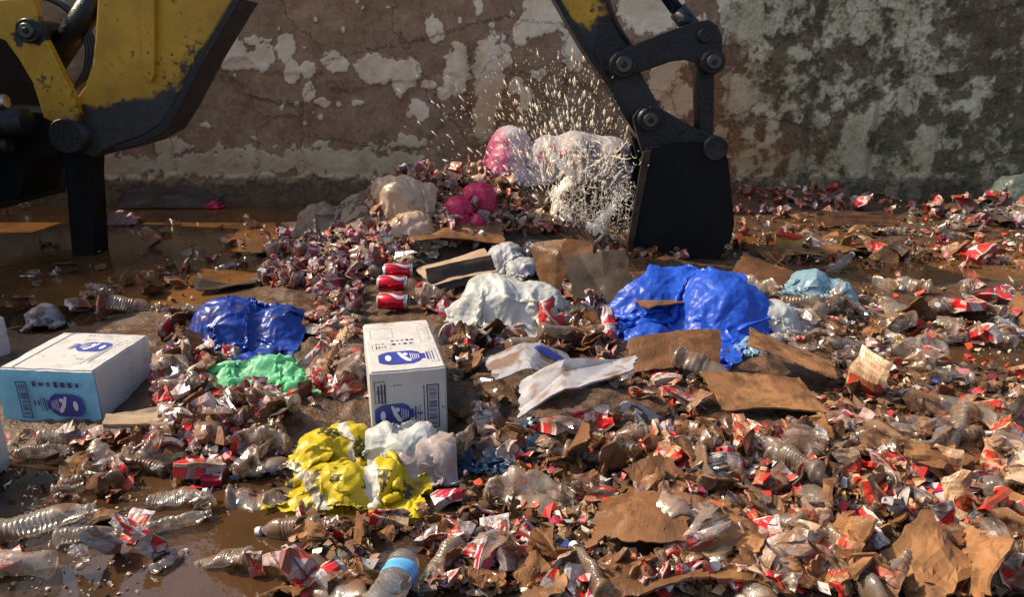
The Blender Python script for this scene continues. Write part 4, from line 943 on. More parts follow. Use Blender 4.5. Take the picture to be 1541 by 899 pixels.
def wad(seed, s, k, amax=2.6, n=15, smooth_noise=0.006):
    g = np.random.default_rng(seed); U, Vv = np.meshgrid(np.linspace(-.5, .5, n), np.linspace(-.5, .5, n), indexing='ij')
    e = 1 + .18 * fbm(U * 3 + seed, Vv * 3, seed=seed, o=2)
    V = np.stack([U * s * e, Vv * s * e * g.uniform(.6, 1), 0.02 * fbm(U * 5, Vv * 5, seed=seed + 1, o=3)], -1).reshape(-1, 3)
    V = folds(V, g, k, amax, s, 0.02, False)
    V += smooth_noise * np.stack([fbm(V[:, 0] * 22, V[:, 1] * 22, V[:, 2] * 22, seed=seed + q, o=2) for q in range(3)], -1)
    V[:, 2] *= 0.8
    uv = np.stack([U + .5, Vv + .5], -1).reshape(-1, 2)
    return centre(V), grid_faces(n, n), uv
def board(seed, w, l, k, amax, n=12, torn=0.10, th=0.005):
    g = np.random.default_rng(seed); U, Vv = np.meshgrid(np.linspace(0, 1, n), np.linspace(0, 1, n), indexing='ij')
    edge = 1 - torn * np.abs(fbm(U * 6 + seed, Vv * 6, seed=seed, o=3))
    u, v = (U - .5) * edge, (Vv - .5) * edge
    V = np.stack([u * w + v * w * g.uniform(-.15, .15), v * l, (0.012 * w / .2 if n < 20 else .010) * fbm(U * 2, Vv * 2, seed=seed + 2, o=2)], -1).reshape(-1, 3)
    V = folds(V, g, k, amax, l)
    V += (0.0035 if n < 20 else .0012) * np.stack([vnoise(V[:, 0] * 30, V[:, 1] * 30, V[:, 2] * 30, seed=seed + q) for q in range(3)], -1)
    if n > 20:
        V[:, 2] += .09 * tri_crumple(V[:, 0], V[:, 1], seed, .13, 6)
    F = grid_faces(n, n); keep = np.ones(len(F), bool)
    if torn > 0.12:
        c = V[F].mean(1); cu = (np.arange(len(F)) // (n - 1)) / (n - 1); cv = (np.arange(len(F)) % (n - 1)) / (n - 1)
        e = np.minimum(np.minimum(cu, 1 - cu), np.minimum(cv, 1 - cv)); keep = e > 0.16 * (vnoise(cu * 5, cv * 5, seed=seed + 3))
        F = F[keep]
    # real thickness: a second skin and a rim
    N = len(V); nrm = np.array([0, 0, th])
    Vn = np.zeros_like(V); a, b, c, d = [V[F[:, i]] for i in range(4)]; fn = np.cross(c - a, d - b); fn /= np.linalg.norm(fn, axis=1, keepdims=True) + 1e-9
    for i in range(4): np.add.at(Vn, F[:, i], fn)
    Vn /= np.linalg.norm(Vn, axis=1, keepdims=True) + 1e-9
    V2 = np.concatenate([V + Vn * th / 2, V - Vn * th / 2]); F2 = [tuple(f) for f in F] + [tuple(f[::-1] + N) for f in F]
    cnt = {}
    for f in F:
        for i in range(4):
            p, q = int(f[i]), int(f[(i + 1) % 4]); cnt[(p, q)] = 1
    for (p, q) in list(cnt):
        if (q, p) not in cnt: F2.append((q, p, p + N, q + N))
    uv = np.concatenate([np.stack([U, Vv], -1).reshape(-1, 2)] * 2)
    used = np.unique(np.concatenate([np.array(f) for f in F2])); mp = np.full(len(V2), -1); mp[used] = np.arange(len(used))
    return centre(V2[used]), [tuple(mp[list(f)]) for f in F2], uv[used]
def bottle_mesh(seed, L=0.24, R=0.038, crush=0.5, ribs=8, bend=0.2):
    g = np.random.default_rng(seed); seg = 18
    prof = [(0.0, .0), (0.0, .72), (.02, .96), (.05, 1.0)]
    for k in range(ribs):
        a = .08 + .50 * k / ribs; s_ = .5 / ribs; prof += [(a, 1.0), (a + s_ * .3, .92), (a + s_ * .55, .92), (a + s_ * .8, 1.0)]
    prof += [(.62, 1.0), (.70, .97), (.78, .80), (.84, .58), (.88, .42), (.90, .36), (.925, .36), (.93, .44), (.945, .44), (.95, .36), (1.0, .35)]
    V = []; 
    for a, r in prof:
        for j in range(seg):
            t = 2 * math.pi * j / seg; V.append((a * L - L / 2, r * R * math.cos(t), r * R * math.sin(t)))
    V = np.array(V); F = []
    for i in range(len(prof) - 1):
        for j in range(seg): F.append((i * seg + j, i * seg + (j + 1) % seg, (i + 1) * seg + (j + 1) % seg, (i + 1) * seg + j))
    x = V[:, 0] / L + .5
    fl = 1 - crush * (sstep(.0, .15, x) * (1 - sstep(.72, .92, x))) * (0.75 + .5 * vnoise(x * 4, 0 * x, seed=seed))
    V[:, 2] *= np.clip(fl, .18, 1); V[:, 1] *= 1 + .45 * (1 - np.clip(fl, .18, 1))
    d = R * .55 * crush * np.stack([0 * x, fbm(x * 5, V[:, 2] * 12, seed=seed + 1, o=2), fbm(x * 6, V[:, 1] * 16, seed=seed + 2, o=2)], -1) * sstep(.0, .1, x)[:, None] * (1 - sstep(.75, .9, x))[:, None]
    V += d; t = bend * (x - .5) * (g.random() - .5) * 2; V[:, 1] += L * t * (x - .5)
    return V, F, np.stack([x, 0 * x], -1)
def cap_mesh(L=0.24, R=0.038):
    bm = bmesh.new(); bmesh.ops.create_cone(bm, cap_ends=True, segments=16, radius1=R * .43, radius2=R * .41, depth=R * .5)
    bmesh.ops.rotate(bm, matrix=Matrix.Rotation(math.pi / 2, 3, 'Y'), verts=bm.verts); bmesh.ops.translate(bm, vec=(L * .5 - R * .18, 0, 0), verts=bm.verts)
    me = bpy.data.meshes.new('bottle_cap'); bm.to_mesh(me); bm.free(); return me

PK = []     # (mesh per colour, look)
PCOL = [('packet_red', 'red and white'), ('packet_orange', 'orange red and cream'), ('packet_dark', 'dark red and white')]
SHAPES = [('flattened', pouch, (0.085, 0.115, 0.020, 1, 0.6)), ('folded', pouch, (0.08, 0.13, 0.016, 3, 1.5)), ('crumpled', pouch, (0.09, 0.13, 0.02, 6, 1.6)), ('twisted', pouch, (0.075, 0.14, 0.02, 5, 1.1)),
          ('crushed', brick, (0.065, 0.10, 0.040, 2, 0.8)), ('dented', brick, (0.065, 0.105, 0.044, 1, 0.5)), ('squashed', brick, (0.07, 0.11, 0.03, 4, 1.2))]
for si, (look, fn, args) in enumerate(SHAPES):
    for rep in range(3):
        V, F, uv = fn(100 + si * 10 + rep, *args)
        PK.append((look, V, [raw('packet', V, F, MT[c], uv) for c, _ in PCOL]))
BT = []
MT['cap_white'] = m_plain('white_cap', (0.6, 0.6, 0.6), 0.4, 0.1); MT['cap_blue'] = m_plain('blue_cap', (0.03, 0.10, 0.45), 0.4, 0.1)
for k, (cr, rb, bd) in enumerate([(0.25, 9, .1), (0.55, 8, .5), (0.8, 9, .6), (0.7, 0, .5), (0.45, 6, .3), (0.85, 5, .9), (0.6, 12, .3), (0.3, 0, .2)]):
    V, F, uv = bottle_mesh(300 + k, 0.235, 0.037, cr, max(rb, 1), bd)
    BT.append((['dented', 'bent', 'flattened', 'smooth squashed', 'crushed', 'badly crushed', 'ribbed', 'smooth dented'][k], V, raw('bottle', V, F, MT['bottle'], uv, True)))
CAPM = cap_mesh()
WD = [(('crumpled', 'balled up', 'folded')[k % 3], *(lambda r: (r[0], [raw('film', r[0], r[1], MT[c], r[2], True) for c in ('film', 'film_brown', 'film_cream')]))(wad(400 + k, (0.10, 0.14, 0.19)[k % 3], 5 + k % 4))) for k in range(10)]
CB = [(('bent', 'torn', 'creased', 'curled')[k % 4], *(lambda r: (r[0], [raw('board', r[0], r[1], MT[c], r[2]) for c in ('cardboard', 'cardboard_wet', 'cardboard_dark')]))(board(500 + k, (0.08, 0.12, 0.16)[k % 3], (0.07, 0.10, 0.09, 0.14)[k % 4], 1 + k % 3, 0.9, torn=0.10 + .12 * (k % 2)))) for k in range(12)]
PLP = [('sodden', *(lambda r: (r[0], [raw('pulp', r[0], r[1], MT[c], r[2]) for c in ('cardboard', 'cardboard_wet', 'cardboard_dark')]))(board(600 + k, 0.095, 0.085, 5, 1.3, torn=0.2))) for k in range(8)]

ORD = ['', 'second ', 'third ', 'fourth ', 'fifth ', 'sixth ', 'seventh ', 'eighth ', 'ninth ', 'tenth ', 'eleventh ', 'twelfth ', 'thirteenth ', 'fourteenth ', 'fifteenth ', 'sixteenth ', 'seventeenth ', 'eighteenth ', 'nineteenth ', 'twentieth ', 'twenty-first ', 'twenty-second ', 'twenty-third ', 'twenty-fourth ', 'twenty-fifth ', 'twenty-sixth ', 'twenty-seventh ', 'twenty-eighth ', 'twenty-ninth ', 'thirtieth ', 'thirty-first ', 'thirty-second ', 'thirty-third ', 'thirty-fourth ', 'thirty-fifth ', 'thirty-sixth ']
PENDING = []
def put(name, me, V, x, y, scale, tilt, yaw, look, cat, group, sink=0.3, lift=0.0, roll=0.0):
    R = Euler((tilt, roll, yaw), 'XYZ').to_matrix(); Rn = np.array(R)
    pts = (V * scale) @ Rn.T; lo = pts[:, 2].min(); th = pts[:, 2].max() - lo
    z = max(float(gh(x, y, False)), -0.004) - lo - sink * min(th, 0.05) + lift
    o = bpy.data.objects.new(name, me); link(o); o.location = (x, y, z); o.rotation_euler = (tilt, roll, yaw); o.scale = (scale,) * 3
    PENDING.append((o, look, cat, group))
    return o
def finish_labels():
    rec = {}
    for o, look, cat, group in PENDING:
        x, y = o.location.x, o.location.y
        nm, lx, ly = min(LAND, key=lambda l: (l[1] - x) ** 2 + (l[2] - y) ** 2); d = math.hypot(x - lx, y - ly)
        dx, dy = x - lx, y - ly
        rel = ('in front of' if dy < 0 else 'behind') if abs(dy) > abs(dx) * 0.9 else ('beside')
        rec.setdefault((look, rel, nm), []).append((d, o, cat, group))
    for (look, rel, nm), L in rec.items():
        L.sort(key=lambda t: t[0])
        for i, (d, o, cat, group) in enumerate(L):
            if len(L) == 1: lab = f'{look} {rel} {nm}'
            else: lab = f'{ORD[min(i, len(ORD) - 1)] or "nearest "}{look} {rel} {nm}'
            tag(o, lab, cat, group)
def packet(px, py, size=None, col=0, shape=None, yaw=None, tilt=None, lift=0.0, group='discarded drink packets'):
    k = rnd.randrange(len(PK)) if shape is None else shape * 3 + rnd.randrange(3)
    look, V, ms = PK[k]; p = at(px, py)
    s = rnd.uniform(.62, .98) if size is None else size / pxm(p.y) / 0.135
    s = min(s, 1.7)
    return put('drink_packet', ms[col], V, p.x, p.y, s, rnd.gauss(.08, .28) if tilt is None else tilt, rnd.uniform(0, 6.28) if yaw is None else yaw, f'{look} {PCOL[col][1]} packet', 'packet', group, 0.2 if lift > .025 else .42, lift, rnd.gauss(0, .25))
def bottle(px, py, size=None, kind=None, yaw=None, tilt=0.0, lift=0.0, cap=None, blue=False):
    k = rnd.randrange(len(BT)) if kind is None else kind; look, V, me = BT[k]; p = at(px, py)
    s = rnd.uniform(.75, 1.05) if size is None else size / pxm(p.y) / 0.235
    o = put('plastic_bottle', me, V, p.x, p.y, min(s, 1.4), rnd.uniform(0, 6.28), rnd.uniform(0, 6.28) if yaw is None else yaw, f'{look} clear plastic bottle', 'bottle', 'discarded plastic bottles', 0.4, lift, tilt if tilt else rnd.gauss(0, .12))
    if cap or (cap is None and rnd.random() < .3):
        c = bpy.data.objects.new('bottle_cap', CAPM); link(c); c.parent = o
        if not CAPM.materials: CAPM.materials.append(MT['cap_white'])
    return o
def film(px, py, size=None, col=0, lift=0.0):
    look, V, ms = rnd.choice(WD); p = at(px, py); s = rnd.uniform(.45, .9) if size is None else size / pxm(p.y) / 0.13
    return put('plastic_film', ms[col], V, p.x, p.y, min(s, 1.5), rnd.gauss(0, .4), rnd.uniform(0, 6.28), f'{look} {["clear", "muddy clear", "cream"][col]} plastic film', 'plastic film', 'scraps of clear film', 0.3, lift, rnd.gauss(0, .3))
def card(px, py, size=None, col=0, lift=0.0, pulp=False, yaw=None):
    look, V, ms = rnd.choice(PLP if pulp else CB); p = at(px, py); s = rnd.uniform(.7, 1.3) if size is None else size / pxm(p.y) / 0.13
    return put('cardboard_piece', ms[col], V, p.x, p.y, min(s, 2.2), rnd.gauss(0, .25), rnd.uniform(0, 6.28) if yaw is None else yaw, f'{look} {["brown", "wet brown", "dark wet"][col]} cardboard {"scrap" if pulp else "piece"}', 'cardboard', 'scraps of cardboard', 0.4, lift, rnd.gauss(0, .15))

# pieces the photograph lets one tell apart
for px, py, s, c in [(250, 618, 50, 0), (318, 648, 66, 0), (352, 640, 52, 0), (132, 665, 52, 0), (108, 660, 44, 0), (205, 805, 64, 0), (165, 845, 66, 2), (300, 722, 84, 0), (440, 876, 95, 0), (388, 866, 50, 0), (520, 548, 62, 0), (475, 560, 54, 0),
                     (482, 585, 50, 0), (455, 508, 56, 0), (676, 522, 52, 0), (705, 556, 46, 0), (838, 664, 74, 0), (886, 656, 66, 0), (908, 754, 74, 0), (1028, 612, 76, 0), (672, 760, 58, 2), (725, 838, 76, 0), (765, 842, 50, 0), (662, 892, 66, 0),
                     (862, 893, 60, 0), (890, 888, 56, 0), (1062, 728, 66, 0), (1088, 722, 60, 1), (1168, 738, 66, 0), (1300, 598, 100, 1), (1500, 655, 110, 1), (1332, 724, 78, 1), (1228, 682, 56, 2), (1285, 848, 78, 1), (1404, 838, 96, 1), (1398, 780, 104, 1),
                     (1500, 804, 96, 1), (1530, 838, 84, 1), (1312, 768, 66, 1), (1482, 524, 54, 0), (1492, 464, 56, 0), (1446, 474, 66, 0), (846, 442, 44, 0), (915, 514, 56, 0), (826, 504, 54, 0), (894, 584, 66, 0), (308, 546, 54, 0), (346, 548, 40, 0),
                     (1116, 296, 46, 0), (1176, 300, 62, 0), (1252, 304, 62, 0), (1292, 318, 40, 2), (1402, 326, 60, 0), (1450, 322, 60, 0), (1492, 308, 46, 0), (1532, 322, 44, 0), (1312, 386, 62, 1), (1350, 392, 50, 1), (1440, 388, 54, 1), (1472, 394, 60, 0),
                     (255, 660, 50, 0), (300, 668, 46, 0), (610, 892, 40, 1), (220, 436, 40, 1), (36, 466, 44, 1), (120, 470, 40, 0), (160, 480, 46, 0), (345, 370, 34, 1), (225, 372, 40, 1), (1070, 700, 44, 0), (985, 715, 50, 0), (965, 604, 40, 0), (845, 500, 40, 0),
                     (770, 500, 44, 2), (1145, 860, 60, 1), (1230, 790, 56, 1), (1340, 870, 60, 1), (1452, 872, 80, 1), (1530, 890, 80, 1), (560, 600, 40, 0), (370, 560, 40, 0), (545, 575, 46, 0), (500, 520, 44, 0)]:
    packet(px, py, s, c, lift=0.02, tilt=rnd.gauss(.2, .35))
for px, py, s, k, yaw in [(75, 800, 130, 0, .35), (135, 815, 90, 1, .3), (140, 728, 84, 4, .15), (68, 690, 80, 6, .2), (270, 758, 84, 6, .12), (272, 795, 90, 4, .45), (342, 852, 100, 6, 2.9), (258, 848, 60, 2, 1.2), (435, 808, 100, 0, 3.0), (690, 800, 84, 3, 2.6),
                          (820, 775, 120, 3, 2.7), (935, 668, 66, 7, 1.3), (985, 668, 66, 3, .1), (1050, 668, 60, 7, 3.0), (1300, 552, 66, 6, .3), (1266, 408, 70, 7, .8), (1350, 480, 70, 1, 2.7), (1410, 470, 66, 0, .2), (215, 710, 84, 1, 2.9), (95, 665, 66, 4, .1),
                          (1395, 720, 80, 3, .3), (1275, 665, 66, 1, 1.4), (1265, 775, 90, 4, 2.6), (1240, 860, 100, 6, 2.3), (1150, 690, 60, 0, 1.6), (1310, 660, 80, 4, .3), (1430, 640, 110, 3, 2.9), (1220, 520, 60, 6, .2), (400, 715, 90, 4, .2), (200, 470, 70, 0, .1), (120, 740, 70, 2, .4)]:
    bottle(px, py, s, k, yaw, lift=0.012)

# how thick the rest lies, zone by zone: photo x0, y0, x1, y1, packets (red, orange, dark), bottles, film (clear, muddy, cream), cardboard, pulp
ZONES = [
    (395, 352, 645, 490, (40, 8, 110), 3, (6, 3, 5), (2, 3, 3), 3),
    (560, 238, 730, 360, (44, 50, 16), 0, (4, 5, 12), (8, 8, 0), 10),
    (690, 240, 850, 395, (26, 50, 4), 0, (0, 4, 8), (10, 6, 0), 10),
    (560, 330, 770, 450, (30, 16, 12), 0, (6, 2, 6), (4, 6, 0), 6),
    (640, 385, 950, 530, (16, 2, 14), 2, (6, 4, 0), (2, 16, 16), 18),
    (230, 500, 560, 640, (52, 8, 8), 4, (10, 5, 3), (1, 3, 2), 6),
    (160, 610, 460, 720, (22, 4, 2), 5, (7, 7, 0), (0, 4, 2), 8),
    (440, 480, 550, 640, (22, 4, 4), 1, (5, 3, 2), (1, 2, 0), 5),
    (690, 495, 930, 560, (16, 2, 6), 1, (4, 2, 0), (0, 8, 6), 8),
    (850, 372, 1120, 412, (4, 2, 4), 0, (3, 3, 0), (2, 6, 10), 8),
    (455, 570, 552, 645, (16, 2, 3), 0, (5, 2, 0), (0, 2, 0), 6),
    (830, 430, 935, 545, (6, 0, 5), 0, (2, 2, 0), (0, 8, 8), 10),
    (0, 650, 420, 890, (3, 0, 2), 2, (2, 2, 0), (0, 1, 0), 1),
    (430, 770, 790, 895, (10, 1, 2), 2, (4, 5, 0), (0, 5, 2), 12),
    (690, 540, 1000, 700, (16, 2, 3), 4, (8, 6, 0), (2, 5, 3), 12),
    (780, 660, 1160, 895, (26, 18, 4), 5, (8, 14, 0), (3, 14, 2), 36),
    (1000, 570, 1541, 740, (22, 44, 4), 14, (10, 18, 8), (6, 12, 0), 30),
    (1130, 720, 1541, 897, (14, 66, 4), 11, (5, 16, 10), (8, 8, 2), 32),
    (1130, 430, 1400, 560, (8, 0, 3), 18, (16, 6, 0), (1, 6, 3), 8),
    (1390, 430, 1541, 520, (12, 0, 2), 7, (6, 2, 0), (0, 2, 0), 2),
    (1100, 275, 1380, 330, (22, 4, 12), 1, (4, 0, 0), (2, 2, 2), 3),
    (1370, 290, 1541, 345, (18, 0, 5), 2, (8, 0, 0), (0, 2, 2), 2),
    (1100, 345, 1541, 405, (14, 20, 0), 2, (4, 6, 0), (8, 6, 0), 10),
    (130, 330, 400, 480, (3, 6, 0), 2, (1, 3, 0), (0, 4, 0), 8),
    (0, 300, 140, 480, (0, 2, 0), 0, (2, 1, 0), (0, 1, 0), 2),
    (235, 470, 330, 560, (6, 2, 2), 2, (4, 2, 0), (0, 2, 0), 4)]
# things that lie on top of the litter: nothing is strewn over them
KEEP = [(925, 395, 1135, 548), (298, 440, 468, 538), (325, 520, 488, 586), (690, 430, 842, 504), (790, 200, 950, 300), (545, 480, 684, 672), (0, 480, 236, 648), (435, 600, 684, 776), (632, 378, 742, 442), (722, 532, 886, 606),
        (775, 590, 992, 642), (1066, 586, 1218, 646), (1112, 533, 1238, 590), (910, 790, 1030, 840), (580, 285, 650, 345), (440, 288, 532, 340), (738, 358, 842, 432), (1178, 412, 1288, 458), (552, 424, 628, 482), (568, 815, 634, 899)]
def free(x, y): return not any(a - 8 < x < c + 8 and b - 4 < y < d + 9 for a, b, c, d in KEEP)
for (x0, y0, x1, y1, pk, nb, fl, cb, pu) in ZONES:
    def P():
        for _ in range(30):
            q = (rnd.uniform(x0, x1), rnd.uniform(y0, y1) if rnd.random() < .75 else rnd.uniform((y0 + y1) / 2, y1))
            if free(*q): return q
        return q
    heap = y1 <= 500 and x0 > 380 and x1 < 850
    for c, n in enumerate(cb):
        for _ in range(n): card(*P(), col=c, lift=rnd.uniform(0, .015))
    for _ in range(pu): card(*P(), col=rnd.choice((0, 1, 1, 1)), pulp=True, lift=rnd.uniform(0, .02))
    for c, n in enumerate(fl):
        for _ in range(n): film(*P(), col=c, lift=rnd.uniform(0, .03))
    for _ in range(nb): bottle(*P(), lift=rnd.uniform(0, .03))
    for c, n in enumerate(pk):
        for _ in range(n): packet(*P(), col=c, lift=rnd.uniform(0, .05 if heap else .025), tilt=rnd.gauss(0, .8) if heap else None)

# ------------------------------------------------------------------ larger single pieces
def big_board(px, py, w, l, yaw, tilt, roll, mat, label, k=1, amax=0.5, seed=1, lift=0.03, name='cardboard_sheet', th=0.006, torn=0.08, land=None, prints=None):
    V, F, uv = board(seed, w, l, k, amax, n=34, torn=torn, th=th); p = at(px, py)
    o = mesh(name, V, F, MT[mat], uv=uv, smooth=True, sharp=14); o.rotation_euler = (-tilt, roll, yaw)
    lo = ((V) @ np.array(o.rotation_euler.to_matrix()).T)[:, 2].min()
    o.location = (p.x, p.y, p.z - lo + lift - 0.02); tag(o, label, 'cardboard')
    if land: LAND.append((land, p.x, p.y))
    return o, V
big_board(1145, 618, 0.36, 0.20, 0.05, -.12, .05, 'cardboard', 'flat brown cardboard panel in the sunlit litter', seed=2, land='the flat brown panel', amax=.2, lift=.05)
big_board(1185, 568, 0.32, 0.24, -.5, .1, .25, 'cardboard', 'slanting brown cardboard flap behind the flat brown panel', seed=3, land='the slanting brown flap', amax=.3, lift=.06)
big_board(1010, 560, 0.36, 0.17, .05, -.3, .0, 'cardboard_wet', 'wet brown cardboard in front of the bright blue sheet', seed=4, k=2, amax=.4, lift=.03)
big_board(960, 812, 0.26, 0.20, -.15, -.05, .03, 'cardboard_wet', 'largest sheet of sodden brown cardboard pressed in the mud', seed=5, k=3, amax=.35, land='the largest sodden sheet', lift=.035, torn=.22)
big_board(1062, 822, 0.24, 0.17, .35, -.08, -.06, 'cardboard', 'muddy cardboard lying beside the largest sodden sheet', seed=25, k=3, amax=.5, lift=.03, torn=.2)
big_board(985, 884, 0.26, 0.13, .1, -.1, .03, 'cardboard_wet', 'torn sodden cardboard in front of the largest sodden sheet', seed=15, k=3, amax=.5, lift=.03, torn=.22)
big_board(1120, 876, 0.22, 0.13, -.3, -.1, .03, 'cardboard_wet', 'torn brown cardboard second in front of the largest sodden sheet', seed=26, k=3, amax=.6, lift=.03, torn=.22)
big_board(860, 715, 0.20, 0.14, -.3, -.1, .03, 'cardboard_wet', 'folded brown cardboard in front of the bent white cardboard', seed=27, k=4, amax=.9, lift=.03, torn=.2)
big_board(690, 426, 0.42, 0.24, .45, -.30, -.1, 'board_tan', 'stained tan board lying across the heap', seed=6, amax=.12, land='the stained tan board', lift=.05, torn=.06)
big_board(690, 368, 0.55, 0.26, .15, -.25, .1, 'cardboard', 'orange brown cardboard behind the stained tan board', seed=16, amax=.3, lift=.04)
big_board(708, 432, 0.48, 0.14, .42, -.9, -.1, 'cardboard_dark', 'black tray edge below the stained tan board', seed=7, amax=.1, lift=.02, name='black_tray', th=.012, torn=.02)
o_, V_ = big_board(800, 592, 0.34, 0.20, .12, -.22, -.05, 'board_white', 'white printed cardboard with a blue patch beside the upright carton', seed=8, k=2, amax=.6, land='the white printed cardboard', lift=.06)
big_board(868, 632, 0.42, 0.13, .05, -.22, -.05, 'board_white', 'bent white cardboard in front of the blue patched one', seed=9, k=3, amax=.7, lift=.05)
big_board(960, 634, 0.14, 0.05, -.6, -.4, 0, 'board_white', 'short grey white strip of card beside the bent white cardboard', seed=10, lift=.04)
big_board(905, 460, 0.30, 0.30, .3, -.8, .2, 'cardboard_dark', 'dark cardboard flap standing beside the bright blue sheet', seed=11, k=2, amax=.8, lift=.02, land='the dark standing flap')
big_board(850, 440, 0.32, 0.26, -.3, -.6, -.2, 'cardboard_wet', 'brown box flap standing under the splash', seed=12, k=2, amax=.8, lift=.02)
big_board(880, 420, 0.28, 0.24, .5, -.9, .1, 'cardboard_dark', 'black wet cardboard between the splash and the bucket', seed=13, k=2, amax=.7, lift=.0)
big_board(1000, 480, 0.30, 0.17, .5, -.35, .1, 'cardboard_wet', 'reddish brown cardboard scrap lying on the bright blue sheet', seed=14, k=2, amax=.5, lift=.10)
big_board(1145, 430, 0.30, 0.24, -.4, -.5, .2, 'cardboard_wet', 'olive brown cardboard behind the bright blue sheet', seed=17, k=1, amax=.5, lift=.03)
big_board(1288, 340, 0.62, 0.12, .0, -1.0, .0, 'cardboard_wet', 'long brown corrugated strip by the wall packets', seed=18, k=1, amax=.1, lift=.02)
big_board(1270, 385, 0.42, 0.22, .3, -.1, .0, 'cardboard', 'sunlit orange brown cardboard beyond the bottle heap', seed=19, k=2, amax=.4, lift=.03)
big_board(1190, 392, 0.40, 0.22, -.1, -.1, .0, 'cardboard', 'sunlit torn cardboard beside the bucket', seed=20, k=3, amax=.5, lift=.03)
big_board(260, 300, 0.85, 0.20, .12, -.9, .0, 'cardboard_dark', 'dark panel leaning in the water at the wall foot', seed=21, k=1, amax=.1, lift=.02)
big_board(620, 250, 0.26, 0.2, .2, -1.0, .1, 'cardboard', 'reddish box flap standing at the top of the heap', seed=22, k=1, amax=.5, lift=.05)
big_board(235, 645, 0.30, 0.10, .5, -.3, .1, 'board_tan', 'tan card strip in the packets beside the large wet carton', seed=23, k=2, amax=.5, lift=.02)
big_board(340, 436, 0.34, 0.16, .4, -.1, .1, 'cardboard_dark', 'dark card lying at the water edge of the heap', seed=24, k=2, amax=.4, lift=.02)
def blue_patch():
    u = np.array([.62, .95, .95, .62]); P = Print(lambda a, b, l: (a, b, l))
    bm = bmesh.new()
    me = o_.data; uvl = me.uv_layers[0].data; keep = []
    V, F = [], []
    for p in me.polygons[:33 * 33]:
        c = sum((Vector(uvl[i].uv) for i in p.loop_indices), Vector((0, 0))) / len(p.loop_indices)
        if .52 < c.x < .92 and .55 < c.y < .9 and (c.x - .72) ** 2 / .035 + (c.y - .72) ** 2 / .025 < 1:
            k = len(V); V += [me.vertices[i].co + p.normal * 0.002 for i in p.vertices]; F.append(tuple(range(k, k + len(p.vertices))))
    if F: mesh('blue_print', V, F, MT['ink'], o_)
blue_patch()

# red drink cans in torn shrink wrap
def can(px, py, yaw, label, s=1.0, lift=0.03):
    p = at(px, py); L, R = 0.122 * s, 0.033 * s; prof = [(0, .70), (.03, .78), (.08, 1), (.90, 1), (.96, .82), (.975, .80), (1.0, .83)]
    seg = 28; V = [((a - .5) * L, r * R * math.cos(2 * math.pi * j / seg), r * R * math.sin(2 * math.pi * j / seg)) for a, r in prof for j in range(seg)]
    V = np.array(V); V[:, 2] += .0015 * vnoise(V[:, 0] * 60, V[:, 1] * 60, V[:, 2] * 60, seed=int(px)); F = [(i * seg + j, i * seg + (j + 1) % seg, (i + 1) * seg + (j + 1) % seg, (i + 1) * seg + j) for i in range(len(prof) - 1) for j in range(seg)]
    uv = np.array([(a, j / seg) for a, r in prof for j in range(seg)])
    root = empty('drink_can', (p.x, p.y, p.z + R + lift), yaw); tag(root, label, 'can', 'red drink cans')
    mesh('can_body', V, F, MT['can'], root, smooth=True, uv=uv)
    for sgn, rr in ((1, .80), (-1, .70)):
        bm = bmesh.new(); bmesh.ops.create_circle(bm, cap_ends=True, segments=seg, radius=R * rr)
        bmesh.ops.rotate(bm, matrix=Matrix.Rotation(math.pi / 2, 3, 'Y'), verts=bm.verts); bmesh.ops.translate(bm, vec=(sgn * L * .488, 0, 0), verts=bm.verts)
        bm_obj('can_end', bm, MT['steel'], root)
    return root
def m_can():
    M = Mat('red_can'); u, v, _ = M.xyz(M.tc('UV')); w = (u * 6.0)._op('SINE') * .07
    d = ((v + w) - .30).abs(); d2 = ((v + w) - .80).abs()
    c = M.mix((d < .035).max(d2 < .03), (0.52, 0.010, 0.025), (0.72, 0.70, 0.70)); c = M.mix((u < .07).max(u > .91), c, (0.5, 0.5, 0.5))
    c = M.mix(dirt_of(M, .1), c, MUD)
    return M.done(M.bsdf(c, .16, .55, None, .5))
MT['can'] = m_can()
can(592, 472, -.08, 'red drink can lying foremost in the torn wrap', 1.25, .02); can(592, 458, .05, 'red drink can with a bright streak in the middle of the torn wrap', 1.25, .07); can(600, 444, .2, 'red drink can lying at the back of the torn wrap', 1.25, .09)
big = film(640, 470, 90, 0, .05)
# the water bottle with the blue label, standing cut by the picture's lower edge
def label_bottle():
    p = at(600, 868); root = empty('water_bottle', (p.x, p.y, p.z)); tag(root, 'clear water bottle with bright blue label lying in front of the yellow bag', 'bottle'); LAND.append(('the blue labelled bottle', p.x, p.y))
    L, R = 0.27, 0.040
    V, F, uv = bottle_mesh(900, L, R, 0.15, 7, .05); seg = 18
    mesh('bottle_body', V, F, m_film('clean_bottle_plastic', (0.66, 0.62, 0.58), 0.22, 0.12, 0.1, 0.4), root, smooth=True)
    lab = V.reshape(-1, seg, 3); rows = [i for i in range(lab.shape[0]) if .15 <= lab[i, 0, 0] / L + .5 <= .34]
    Lp = np.concatenate([lab[i] * [1, 1.03, 1.03] for i in rows]); Fl = [(i * seg + j, i * seg + (j + 1) % seg, (i + 1) * seg + (j + 1) % seg, (i + 1) * seg + j) for i in range(len(rows) - 1) for j in range(seg)]
    mesh('bottle_label', Lp, Fl, m_plain('blue_label', (0.10, 0.36, 0.68), .3, .12), root, smooth=True)
    c = bpy.data.objects.new('bottle_cap', CAPM); link(c); c.parent = root; c.scale = (1.12,) * 3
    root.rotation_euler = (0, -.16, math.radians(-98)); root.location = (p.x, p.y - .12, p.z + .055)
label_bottle()
